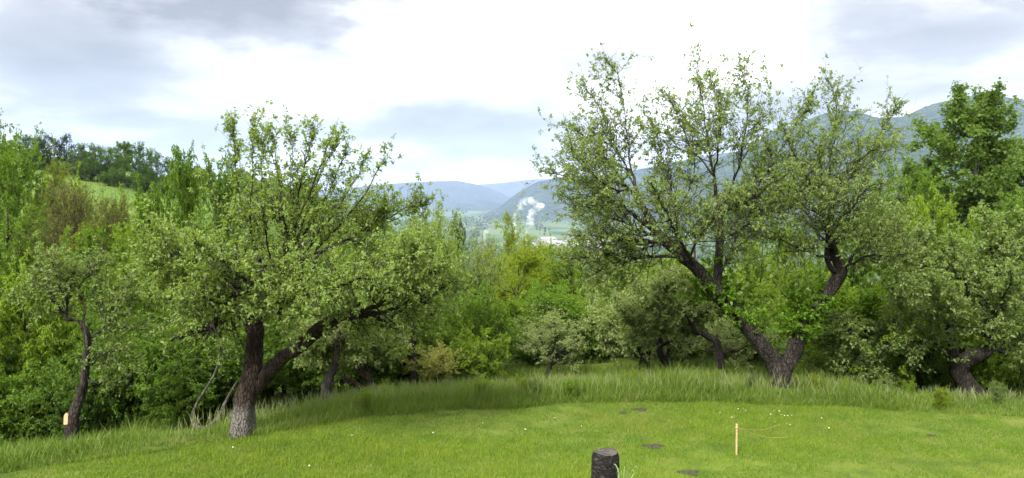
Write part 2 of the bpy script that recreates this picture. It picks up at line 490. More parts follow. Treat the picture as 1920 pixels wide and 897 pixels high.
def ground_mat():
    m, nt, N, L = nodes('ground_surface')
    g = N('ShaderNodeNewGeometry'); sp = N('ShaderNodeSeparateXYZ'); L(g.outputs['Position'], sp.inputs[0])
    n = N('ShaderNodeTexNoise'); n.inputs['Scale'].default_value = 2.2; n.inputs['Detail'].default_value = 8; L(g.outputs['Position'], n.inputs['Vector'])
    near = ramp_node(nt, n.outputs[0], [(0.3, (0.045, 0.072, 0.012)), (0.5, (0.075, 0.108, 0.014)), (0.7, (0.105, 0.112, 0.028))])
    # hill meadow and valley fields
    n2 = N('ShaderNodeTexNoise'); n2.inputs['Scale'].default_value = 0.06; n2.inputs['Detail'].default_value = 9; L(g.outputs['Position'], n2.inputs['Vector'])
    mead = ramp_node(nt, n2.outputs[0], [(0.3, (0.050, 0.095, 0.014)), (0.6, (0.080, 0.130, 0.020)), (0.8, (0.105, 0.130, 0.032))])
    mp = N('ShaderNodeMapping'); mp.inputs['Scale'].default_value = (0.011, 0.0042, 0); L(g.outputs['Position'], mp.inputs[0])
    v = N('ShaderNodeTexVoronoi'); v.inputs['Scale'].default_value = 1.0; v.inputs['Randomness'].default_value = 0.85; L(mp.outputs[0], v.inputs['Vector'])
    sc = N('ShaderNodeSeparateColor'); L(v.outputs['Color'], sc.inputs[0])
    fld = ramp_node(nt, sc.outputs[0], [(0.0, (0.022, 0.042, 0.014)), (0.3, (0.042, 0.080, 0.018)), (0.55, (0.062, 0.112, 0.022)), (0.75, (0.085, 0.100, 0.036)), (1.0, (0.036, 0.062, 0.022))])
    f1 = N('ShaderNodeMapRange'); L(sp.outputs[1], f1.inputs[0]); f1.inputs[1].default_value = 55; f1.inputs[2].default_value = 90
    f2 = N('ShaderNodeMapRange'); L(sp.outputs[1], f2.inputs[0]); f2.inputs[1].default_value = 500; f2.inputs[2].default_value = 800
    a = N('ShaderNodeMix'); a.data_type = 'RGBA'; L(f1.outputs[0], a.inputs['Factor']); L(near, a.inputs[6]); L(mead, a.inputs[7])
    b = N('ShaderNodeMix'); b.data_type = 'RGBA'; L(f2.outputs[0], b.inputs['Factor']); L(a.outputs[2], b.inputs[6]); L(fld, b.inputs[7])
    p = N('ShaderNodeBsdfPrincipled'); L(b.outputs[2], p.inputs['Base Color']); p.inputs['Roughness'].default_value = 0.95; p.inputs['Specular IOR Level'].default_value = 0.1
    o = N('ShaderNodeOutputMaterial'); L(p.outputs[0], o.inputs[0])
    return m


def forest_mat(name, c0, c1, c2, scale, rock=None):
    m, nt, N, L = nodes(name)
    g = N('ShaderNodeNewGeometry')
    n = N('ShaderNodeTexNoise'); n.inputs['Scale'].default_value = scale; n.inputs['Detail'].default_value = 10; n.inputs['Roughness'].default_value = 0.7; L(g.outputs['Position'], n.inputs['Vector'])
    v = N('ShaderNodeTexVoronoi'); v.inputs['Scale'].default_value = scale * 9; L(g.outputs['Position'], v.inputs['Vector'])
    sv = N('ShaderNodeSeparateColor'); L(v.outputs['Color'], sv.inputs[0])
    ma = N('ShaderNodeMath'); ma.operation = 'MULTIPLY_ADD'; L(sv.outputs[0], ma.inputs[0]); ma.inputs[1].default_value = 0.34
    mb = N('ShaderNodeMath'); mb.operation = 'ADD'; L(n.outputs[0], mb.inputs[0]); mb.inputs[1].default_value = -0.17; L(mb.outputs[0], ma.inputs[2])
    c = ramp_node(nt, ma.outputs[0], [(0.30, c0), (0.5, c1), (0.72, c2)])
    bm = N('ShaderNodeBump'); bm.inputs['Strength'].default_value = 1.0; bm.inputs['Distance'].default_value = 30; bm.invert = True; L(v.outputs['Distance'], bm.inputs['Height'])
    p = N('ShaderNodeBsdfPrincipled'); L(c, p.inputs['Base Color']); p.inputs['Roughness'].default_value = 1; p.inputs['Specular IOR Level'].default_value = 0
    L(bm.outputs[0], p.inputs['Normal'])
    o = N('ShaderNodeOutputMaterial'); L(p.outputs[0], o.inputs[0])
    return m


# ------------------------------------------------------------------ ground sheet, mountains
def build_ground():
    def graded(lim, fine, step, g):
        v = [0.0]; d = step
        while v[-1] < lim:
            v.append(v[-1] + d)
            if v[-1] > fine: d *= g
        return np.array(v)
    xp = graded(15000, 13, 0.36, 1.10)
    xs = np.concatenate([-xp[:0:-1], xp])
    yp = graded(16000, 26, 0.30, 1.06)
    ys = np.concatenate([[-3000, -800, -200, -60, -20, -8, -4, -2, -1], yp])
    X, Y = np.meshgrid(xs, ys)
    Z = height(X, Y)
    Z = np.where(Y < -10, 2 + 0.0 * Z, Z)
    V = np.stack([X, Y, Z], -1)
    ny, nx = X.shape
    i = np.arange(ny * nx).reshape(ny, nx)
    F = np.stack([i[:-1, :-1], i[:-1, 1:], i[1:, 1:], i[1:, :-1]], -1).reshape(-1, 4)
    o = obj('ground', mesh_np('ground', V, F, smooth=True), ground_mat())
    tag(o, 'green ground running from the lawn down into the valley', kind='structure')


def ridge(name, pts, Yc, W, mat, label, jag, seed, zf=VZ, nu=220, nv=44):
    C = np.array([at(px, py, Yc) for px, py in pts])
    u = np.linspace(0, 1, nu)
    cx = np.interp(u, np.linspace(0, 1, len(C)), C[:, 0]); cz = np.interp(u, np.linspace(0, 1, len(C)), C[:, 2])
    k = np.array([1, 2, 3, 2, 1]) / 9.0
    cz = np.convolve(np.pad(cz, 2, mode='edge'), k, 'valid')
    v = np.concatenate([np.linspace(-0.5, 0, 12)[:-1], np.linspace(0, 1, nv) ** 1.15])
    U, Vv = np.meshgrid(u, v)
    X = np.interp(U, u, cx); Zc = np.interp(U, u, cz)
    Y = Yc - Vv * W
    a = np.abs(Vv)
    sp = fbm(X / (W * 0.28) + 0.6 * fbm(X / W * 2, Y / W * 2, seed + 5), Y / (W * 0.8), seed, 5)
    Z = zf + (Zc - zf) * (1 - a) ** 1.15 + (Zc - zf) * 0.8 * sp * np.clip(a * 3, 0, 1) * (1 - a) ** 0.6
    Z = Z + jag * fbm(X / (W * 0.05), Y / (W * 0.05), seed + 11, 4) * (1 - 0.5 * a)
    Z = np.where(Vv > 0.985, zf - 20, Z)
    P = np.stack([X, Y, Z], -1)
    ny, nx = X.shape
    i = np.arange(ny * nx).reshape(ny, nx)
    F = np.stack([i[:-1, :-1], i[1:, :-1], i[1:, 1:], i[:-1, 1:]], -1).reshape(-1, 4)
    o = obj(name, mesh_np(name, P, F, smooth=True), mat)
    tag(o, label, kind='structure')


build_ground()
MF = forest_mat('mountain_forest', (0.007, 0.018, 0.008), (0.020, 0.038, 0.014), (0.052, 0.072, 0.024), 0.0045)
MF2 = forest_mat('far_mountain_forest', (0.010, 0.018, 0.012), (0.016, 0.026, 0.016), (0.030, 0.042, 0.024), 0.002)
ridge('mountain', [(1230, 350), (1330, 310), (1400, 275), (1450, 247), (1500, 230), (1540, 216), (1580, 208), (1610, 209), (1650, 222), (1690, 221), (1720, 206), (1750, 196), (1790, 189), (1830, 179), (1868, 176), (1890, 184), (1920, 188), (2000, 196), (2100, 220), (2300, 260), (2600, 300)],
      4300, 1900, MF, 'wooded green mountain range rising at the right edge', 26, 41)
ridge('mountain', [(915, 398), (930, 394), (945, 383), (970, 362), (1000, 344), (1040, 334), (1080, 332), (1150, 328), (1230, 312), (1300, 296), (1400, 282), (1500, 270), (1650, 260)],
      6300, 1500, MF, 'dark blue mountain shoulder descending to the valley floor', 16, 57)
ridge('mountain', [(-300, 350), (0, 352), (250, 360), (420, 362), (560, 360), (640, 354), (720, 346), (770, 342), (820, 340), (855, 339), (885, 344), (915, 352), (945, 364), (985, 388), (1020, 398)],
      10500, 2200, MF2, 'hazy blue mountain with a long level crest at far left of the valley', 14, 63)
ridge('mountain', [(760, 372), (820, 362), (870, 350), (900, 346), (940, 343), (990, 337), (1040, 335), (1100, 338), (1180, 345), (1300, 360)],
      13200, 2000, MF2, 'palest and most distant mountain ridge closing the valley', 12, 71)
ridge('hills', [(780, 402), (830, 392), (865, 381), (890, 376), (915, 377), (945, 383), (970, 392), (1010, 399)],
      8300, 900, MF2, 'low dark blue foothills in front of the far mountain', 8, 83, nu=90)

# ------------------------------------------------------------------ grass
rngG = np.random.default_rng(7)
SOIL = [(1225, 838, 0.12, 0.09), (1200, 769, 0.10, 0.06), (1168, 776, 0.06, 0.05), (1292, 887, 0.11, 0.07), (1745, 817, 0.06, 0.04)]


def on_ground(px, py):
    """point of the ground seen at this pixel (ground in front of the crest)"""
    Y = 6.0
    while Y < 60:
        p = at(px, py, Y)
        if p[2] <= height(p[0], Y): return p
        Y += 0.02
    return p


SOILP = [(on_ground(a, b), r, hh) for a, b, r, hh in SOIL]


def blades(name, x, y, hgt, wid, lean, mat, label, tint, seg=1, rng=rngG):
    n = len(x)
    z = height(x, y) - 0.01
    a = rng.random(n) * 6.283
    s = np.stack([np.cos(a), np.sin(a), 0 * a], -1)
    b = rng.random(n) * 6.283
    ld = np.stack([np.cos(b), np.sin(b), 0 * b], -1) * (lean * hgt * rng.random(n))[:, None]
    B = np.stack([x, y, z], -1)
    up = np.array([0, 0, 1.0])
    w = wid[:, None] * 0.5
    if seg == 1:
        V = np.stack([B - s * w, B + s * w, B + ld + up * hgt[:, None]], 1).reshape(-1, 3)
        F = np.arange(3 * n).reshape(n, 3); k = 3
    else:
        mid = B + ld * 0.28 + up * (hgt * 0.5)[:, None]
        tip = B + ld + up * hgt[:, None]
        V = np.stack([B, mid + s * w, mid - s * w, tip], 1).reshape(-1, 3)
        o = np.arange(n)[:, None] * 4
        F = np.concatenate([o + np.array([[0, 1, 2]]), o + np.array([[2, 1, 3]])]); k = 4
    o = obj(name, mesh_np(name, V, F, tint=np.repeat(tint, k)), mat)
    tag(o, label, 'grass', kind='stuff')


def build_grass():
    rng = rngG
    n = 460000
    y = 7.2 + 6.9 * rng.random(n) ** 0.9
    x = (rng.random(n) * 2 - 0.96) * (0.79 * y + 0.6)
    keep = (y < ye(x) + 0.12 * rng.random(n) + 0.10 * fbm(x * 2, y * 0, 4))
    for p, r, hh in SOILP:
        d = np.hypot((x - p[0]) / 1.3, y - p[1])
        keep &= (d > r * (0.4 + 1.0 * rng.random(n))) | (rng.random(n) < 0.5)
    keep &= np.hypot(x - STUMP[0], y - STUMP[1]) > 0.15
    wn = sstep(1.1, 0.2, np.hypot((x - 4.4) / 4.2, (y - 10.2) / 1.0)) * sstep(-0.02, 0.16, fbm(x * 1.5, y * 2.2, 77, 4))
    keep &= rng.random(n) > 0.7 * wn
    x, y = x[keep], y[keep]
    pn = 0.7 * fbm(x * 0.9, y * 0.9, 31, 4) + 0.8 * fbm(x * 0.28, y * 0.4, 32, 3) + 0.7 * fbm(x * 4.5, y * 4.5, 33, 2)
    h = (0.032 + 0.024 * rng.random(len(x))) * (1 + 1.1 * pn)
    # worn patch on the right-hand foreground
    worn = sstep(1.1, 0.2, np.hypot((x - 4.4) / 4.2, (y - 10.2) / 1.0)) * sstep(-0.02, 0.16, fbm(x * 1.5, y * 2.2, 77, 4))
    ti = np.clip(0.45 + 1.0 * pn + 0.5 * (rng.random(len(x)) - 0.5) + 0.5 * np.clip(worn, 0, 1), 0, 1)
    blades('mown_lawn', x, y, h, 0.006 + 0.004 * rng.random(len(x)), 0.9, M['lawn'], 'short bright green mown lawn in the foreground', ti)
    # unmown tall grass behind the mowing edge
    n = 185000
    x = -11 + 28 * rng.random(n)
    s = -0.02 + 7.5 * rng.random(n) ** 1.35
    y = ye(x) + s + 0.35 * fbm(x * 1.1, x * 0 + 3, 61, 4)
    keep = (np.abs(x) < 0.72 * y + 0.6) | (x > 0)
    x, y, s = x[keep], y[keep], s[keep]
    pn = fbm(x * 0.7, y * 0.9, 12, 4) + 0.6 * fbm(x * 2.6, y * 2.6, 13, 3)
    h = (0.10 + 0.26 * rng.random(len(x)) ** 1.3) * (1 + 1.25 * pn) * (1 - 0.7 * np.exp(-((x + 5.25) / 0.55) ** 2 - ((y - 12.9) / 0.9) ** 2)) * (1 - 0.62 * np.exp(-((x - 5.0) / 0.85) ** 2 - ((y - 14.4) / 1.3) ** 2)) * (0.55 + 0.45 * sstep(-0.1, 0.5, s))
    right = sstep(6.4, 7.0, x)
    h = h * (1 - 0.45 * right) * (1 - 0.5 * sstep(-2.2, -4.6, x) + 0.55 * sstep(-5.6, -6.8, x)) * (1 + 0.25 * sstep(0.5, 3, x) * (1 - right))
    tip = rng.random(len(x))
    ti = np.clip(0.40 + 0.9 * pn + 0.35 * (tip - 0.5), 0, 1)
    blades('tall_grass', x, y, h, 0.006 + 0.007 * rng.random(len(x)), 0.95, M['tall'], 'tall unmown grass standing behind the mown lawn', ti, seg=3)
    # flowering stalks with seed heads
    n = 4200
    x = -5 + 17 * rng.random(n); s = 0.1 + 4.5 * rng.random(n); y = ye(x) + s
    keep = (np.abs(x) < 0.72 * y + 0.6) & (fbm(x * 0.7, y * 0.7, 88, 3) > -0.06)
    x, y = x[keep], y[keep]; k = len(x)
    z = height(x, y); hh = (0.28 + 0.18 * rng.random(k)) * (1 - 0.3 * sstep(-3.5, -6.5, x)) * (1 - 0.3 * sstep(6.4, 7, x))
    b = rng.random(k) * 6.283; le = 0.15 * rng.random(k)
    K = 5; t = np.linspace(0, 1, K)
    P = np.stack([x[:, None] + (le * np.cos(b))[:, None] * t ** 2, y[:, None] + (le * np.sin(b))[:, None] * t ** 2, z[:, None] + hh[:, None] * t], -1)
    Rr = np.broadcast_to(np.array([0.0016, 0.0015, 0.0014, 0.0045, 0.0008]), (k, K))
    V, F = tubes(P, Rr, 3)
    m = plain_mat('seed_head', (0.09, 0.13, 0.035), (0.17, 0.175, 0.07), 3, 0.8, 0)
    tag(obj('grass_seed_heads', mesh_np('grass_seed_heads', V, F), m), 'thin stalks with pale seed heads rising out of the tall grass', 'grass', kind='stuff')


# ------------------------------------------------------------------ traced trees
def limbs_world(limbs, Y0, K, rng, wig=0.012, cut=1.0):
    out, rad = [], []
    for l in limbs:
        q = np.array([np.append(at(a, b, Y0 + d), r) for a, b, d, r in l])
        c = catmull(q, int(K / cut + 0.5))[:K]
        ph = rng.random(6) * 6.28; t = np.linspace(0, 1, K); ln = np.linalg.norm(np.diff(q[:, :3], axis=0), axis=1).sum()
        w = np.stack([np.sin(t * 9 * ln + ph[0]) + 0.5 * np.sin(t * 21 * ln + ph[1]), np.sin(t * 8 * ln + ph[2]), np.sin(t * 10 * ln + ph[3]) + 0.5 * np.sin(t * 19 * ln + ph[4])], -1)
        amp = wig * np.minimum(1, t * 6)[:, None] * (1 + (c[:, 3:4] < 0.06) * 0.8)
        out.append(c[:, :3] + w * amp); rad.append(np.clip(c[:, 3], 0.004, None))
    return np.array(out), np.array(rad)


def traced_tree(name, label, cat, Y0, trunk, limbs, seed, bark, leaf, n1, n2, n3, nl, group=None, L=0.06, W=0.034, cl=6,
                l1=0.8, l2=0.42, l3=0.2, up1=0.10, up2=0.10, thick=0.06, ang1=52, spread=0.9, extra=None, wig=0.012, KT=26, nsh=0, lsh=1.0, tpv=(1.3, 1.0, .42, .13), tk=0.9, cut=1.0, lead=0, bark_amp=0.10, lf=0.25, tints=(0, 1)):
    rng = np.random.default_rng(seed)
    # trunk first: thick pieces
    P0, R0 = limbs_world(trunk, Y0, KT, rng, wig * 0.6)
    R0 = R0 * tk
    V0, F0 = tubes(P0, R0, 18, bark_amp * 1.25, rng)
    st = grow((P0[:, 3:], R0[:, 3:]), 3 + 2 * len(P0), rng, 0.1, 0.9, 65, 15, 0.16, 0.4, None, 4, 0.05, 0.12, 0.34, 0.05, 0.6)
    V0, F0 = join_np([(V0, F0), tubes(st[0], st[1], 8, 0.08, rng, cap=True)])
    P, Rr = limbs_world(limbs, Y0, KT, rng, wig, cut)
    Rr = Rr * (0.46 + 0.30 * np.clip((Rr - 0.035) / 0.035, 0, 1))
    if lead:      # the last `lead` limbs are straight upright shoots: smooth and thin, with short spurs only
        Q, _ = limbs_world(limbs[-lead:], Y0, KT, rng, 0.004, cut)
        P[-lead:] = Q; Rr[-lead:] = Rr[-lead:] * 0.8
    V1, F1 = tubes(P, Rr, 8, bark_amp * 0.7, rng)
    base = P0[0, 0].copy(); base[2] = height(base[0], base[1])
    out = P.mean((0, 1))
    tp = lambda t: np.interp(t, [0, .35, .62, 1], tpv)
    tq = lambda t: np.interp(t, [0, 1], [1.2, 0.6])
    nb = len(P) - lead
    a1 = grow((P[:nb], Rr[:nb]), n1, rng, lf, 1.0, ang1, 16, l1, 0.35, tp, 8, up1, 0.20, 0.5, 0.022, 0.3, out, 0.6, rmin=0.004)
    if lead:
        al = grow((P[nb:], Rr[nb:]), lead * 14, rng, 0.12, 1.0, 40, 12, 0.34, 0.35, lambda t: np.interp(t, [0, .3, 1], [1.6, 1, .35]), 8, 0.14, 0.1, 0.5, 0.008, 0.3, rmin=0.004)
        a1 = (np.concatenate([a1[0], al[0]]), np.concatenate([a1[1], al[1]]))
    src = (np.concatenate([a1[0]]), a1[1])
    a2 = grow(src, n2, rng, 0.10, 1.0, 48, 18, l2, 0.4, tq, 6, up2, 0.20, 0.6, 0.009, 0.4, rmin=0.003)
    a2b = grow((P[:, KT // 3:], Rr[:, KT // 3:]), n2 // 4, rng, 0.0, 1.0, 45, 18, l2 * 0.8, 0.4, tp, 6, up2 + 0.06, 0.18, 0.5, 0.008, 0.4, rmin=0.003)
    a2 = (np.concatenate([a2[0], a2b[0]]), np.concatenate([a2[1], a2b[1]]))
    if nsh:      # straight upright shoots with short spurs
        sh = grow((P[:, KT // 4:], Rr[:, KT // 4:]), nsh, rng, 0.0, 0.42, 38, 14, lsh, 0.3, None, 8, 0.26, 0.07, 0.45, 0.011, 0.25, rmin=0.005)
        sp = grow(sh, nsh * 12, rng, 0.1, 1.0, 55, 15, 0.10, 0.4, None, 6, 0.1, 0.1, 0.6, 0.004, 0.5, rmin=0.002)
        a1 = (np.concatenate([sh[0], a1[0]]), np.concatenate([sh[1], a1[1]]))
        a2 = (np.concatenate([a2[0], sp[0]]), np.concatenate([a2[1], sp[1]]))
    a3 = grow(a2, n3, rng, 0.1, 1.0, 50, 20, l3, 0.4, None, 4, 0.08, 0.2, 0.7, 0.004, 0.5, rmin=0.002)
    if nsh:      # sprays at the end of every limb
        nt_ = len(P)
        ts = grow((P[:, KT - 8:], Rr[:, KT - 8:]), nt_ * 7, rng, 0.15, 1.0, 22, 10, lsh * 0.40, 0.3, None, 6, 0.06, 0.10, 0.8, 0.006, 0.4, rmin=0.004)
        a2 = (np.concatenate([a2[0], ts[0]]), np.concatenate([a2[1], ts[1]]))
        t3 = grow(ts, nt_ * 28, rng, 0.1, 1.0, 50, 15, 0.09, 0.4, None, 4, 0.08, 0.1, 0.7, 0.003, 0.5, rmin=0.002)
        a3 = (np.concatenate([a3[0], t3[0]]), np.concatenate([a3[1], t3[1]]))
    V2, F2 = tubes(a1[0][:, [0, 2, 4, 6, 7]], a1[1][:, [0, 2, 4, 6, 7]], 4)
    V3, F3 = tubes(a2[0][:, [0, 2, 4, 5]], a2[1][:, [0, 2, 4, 5]], 3)
    V4, F4 = tubes(a3[0][:, [0, 2, 3]], a3[1][:, [0, 2, 3]], 3)
    root = bpy.data.objects.new(name, None); COL.objects.link(root); root.location = base
    tag(root, label, cat, group)
    Vt, Ft = join_np([(V0, F0), (V1, F1)])
    obj('trunk', mesh_np('trunk', Vt - base, Ft, smooth=True), bark, root)
    Vt, Ft = join_np([(V2, F2), (V3, F3), (V4, F4)])
    obj('branches', mesh_np('branches', Vt - base, Ft, smooth=True), M['twig'], root)
    # resample twigs to common K for leaves
    def to4(q): return q[0][:, np.linspace(0, q[0].shape[1] - 1, 4).astype(int)], q[1][:, np.linspace(0, q[1].shape[1] - 1, 4).astype(int)]
    b1, b2, b3 = to4(a1), to4(a2), to4(a3)
    ix = np.linspace(KT * 2 // 3, KT - 1, 4).astype(int)
    tw = (np.concatenate([P[:, ix], b1[0][: n1 // 2], b2[0], b3[0]]) - base, np.concatenate([Rr[:, ix], b1[1][: n1 // 2], b2[1], b3[1]]))
    crown = obj('crown', leaf_mesh('crown', tw, nl, rng, L, W, cl, spread, 0.1, tints=tints), leaf, root)
    if extra: extra(root, base, rng, P0, P)
    return root


def build_left_apple():
    trunk = [[(447, 838, 0, .255), (452, 815, 0, .215), (458, 775, 0, .19), (466, 730, 0, .178), (474, 685, 0, .165), (478, 640, 0, .155), (481, 605, 0, .148), (486, 572, .05, .13)],
             [(478, 735, 0, .09), (492, 712, -.03, .13), (512, 690, -.06, .13), (540, 664, -.1, .12), (575, 640, -.15, .115), (608, 609, -.2, .11), (640, 593, -.25, .09), (690, 588, -.3, .065)]]
    limbs = [
        [(690, 588, -.3, .06), (725, 582, -.3, .05), (770, 568, -.3, .035), (815, 548, -.2, .02), (860, 520, -.2, .008)],
        [(665, 590, -.28, .07), (700, 575, -.5, .055), (740, 545, -.7, .036), (790, 520, -.8, .02), (840, 500, -.8, .007)],
        [(690, 588, -.3, .06), (730, 600, .0, .04), (780, 600, .3, .02), (820, 590, .4, .007)],
        [(650, 592, -.26, .05), (670, 550, -.1, .036), (680, 500, .1, .022), (700, 450, .2, .008)],
        [(470, 595, -.1, .06), (420, 560, -.3, .045), (350, 520, -.4, .028), (280, 500, -.5, .010)],
        [(640, 593, -.25, .06), (680, 560, -.5, .045), (720, 520, -.6, .03), (770, 480, -.7, .015), (800, 450, -.7, .007)],
        [(610, 608, -.2, .06), (650, 600, .3, .045), (700, 610, .7, .03), (760, 620, .9, .01)],
        [(476, 612, 0, .10), (450, 592, -.1, .09), (425, 592, -.2, .08), (395, 608, -.35, .06), (360, 628, -.5, .04), (310, 640, -.6, .015)],
        [(445, 592, -.15, .06), (400, 575, -.1, .045), (350, 545, 0, .035), (305, 508, .1, .02), (255, 480, .2, .007)],
        [(580, 480, 0, .05), (650, 450, .4, .036), (720, 410, .6, .022), (780, 385, .7, .011), (815, 380, .7, .006)],
        [(484, 585, 0, .09), (470, 550, -.5, .065), (440, 510, -1, .045), (400, 480, -1.5, .025), (350, 450, -1.9, .008)],
        [(500, 550, .1, .08), (560, 545, -.6, .055), (630, 535, -1.1, .036), (700, 520, -1.5, .018), (760, 505, -1.7, .008)],
        [(490, 560, .1, .08), (510, 520, .7, .055), (540, 480, 1.3, .036), (570, 440, 1.8, .016), (590, 410, 2.0, .006)],
        [(484, 575, .05, .08), (430, 530, .8, .05), (370, 480, 1.4, .028), (315, 430, 1.7, .008)],
        [(476, 600, 0, .07), (430, 572, -.8, .045), (370, 560, -1.4, .026), (290, 560, -1.8, .008)],
        [(500, 552, .1, .06), (540, 560, -.9, .04), (580, 550, -1.6, .025), (620, 560, -2.0, .008)],
        [(440, 510, -.6, .04), (380, 500, -.5, .03), (320, 470, -.4, .018), (262, 430, -.3, .007)],
        [(484, 580, .05, .12), (500, 552, .1, .11), (528, 520, .15, .085), (543, 470, .2, .062), (553, 420, .2, .045), (562, 350, .2, .028), (582, 270, .2, .016), (590, 218, .2, .006)],
        [(500, 550, .1, .07), (490, 500, .4, .055), (470, 440, .6, .04), (450, 370, .6, .026), (440, 290, .6, .015), (437, 222, .6, .006)],
        [(528, 520, .15, .06), (540, 460, -.3, .045), (530, 400, -.5, .03), (520, 320, -.5, .017), (512, 240, -.5, .006)],
        [(528, 520, .15, .065), (580, 480, 0, .05), (630, 430, -.1, .036), (680, 370, -.1, .025), (715, 310, -.1, .013), (736, 287, -.1, .006)],
        [(545, 470, .2, .05), (590, 410, .5, .032), (625, 340, .6, .02), (655, 265, .6, .006)],
        [(490, 500, .4, .05), (470, 430, -.2, .036), (473, 340, -.4, .02), (475, 232, -.4, .006)],
        [(543, 470, .2, .045), (565, 400, -.5, .032), (598, 320, -.7, .018), (620, 245, -.7, .006)],
        [(470, 440, .6, .04), (425, 400, .5, .024), (398, 350, .5, .014), (388, 308, .5, .006)],
        [(560, 430, .1, .03), (545, 360, .3, .02), (548, 290, .4, .012), (545, 245, .4, .006)],
        [(520, 530, .1, .05), (500, 450, -.3, .034), (490, 350, -.5, .018), (497, 262, -.5, .006)],
        [(545, 480, .2, .045), (575, 400, .3, .03), (605, 320, .4, .016), (636, 250, .4, .006)],
        [(560, 490, .1, .045), (620, 410, .3, .03), (665, 340, .4, .016), (690, 285, .4, .006)]
    ]
    traced_tree('apple_tree', 'large leaning apple tree with lime-washed trunk base at left lawn edge', 'apple tree', 11.75, trunk, limbs, 101, M['bark_l'], M['apple_l'],
                760, 2300, 4300, 80000, L=0.045, W=0.025, cl=5, l1=0.62, l2=0.32, l3=0.14, up1=0.12, up2=0.12, nsh=22, lsh=0.62, tpv=(1.5, 1.1, .5, .2), tk=0.84, cut=0.97, lead=12)


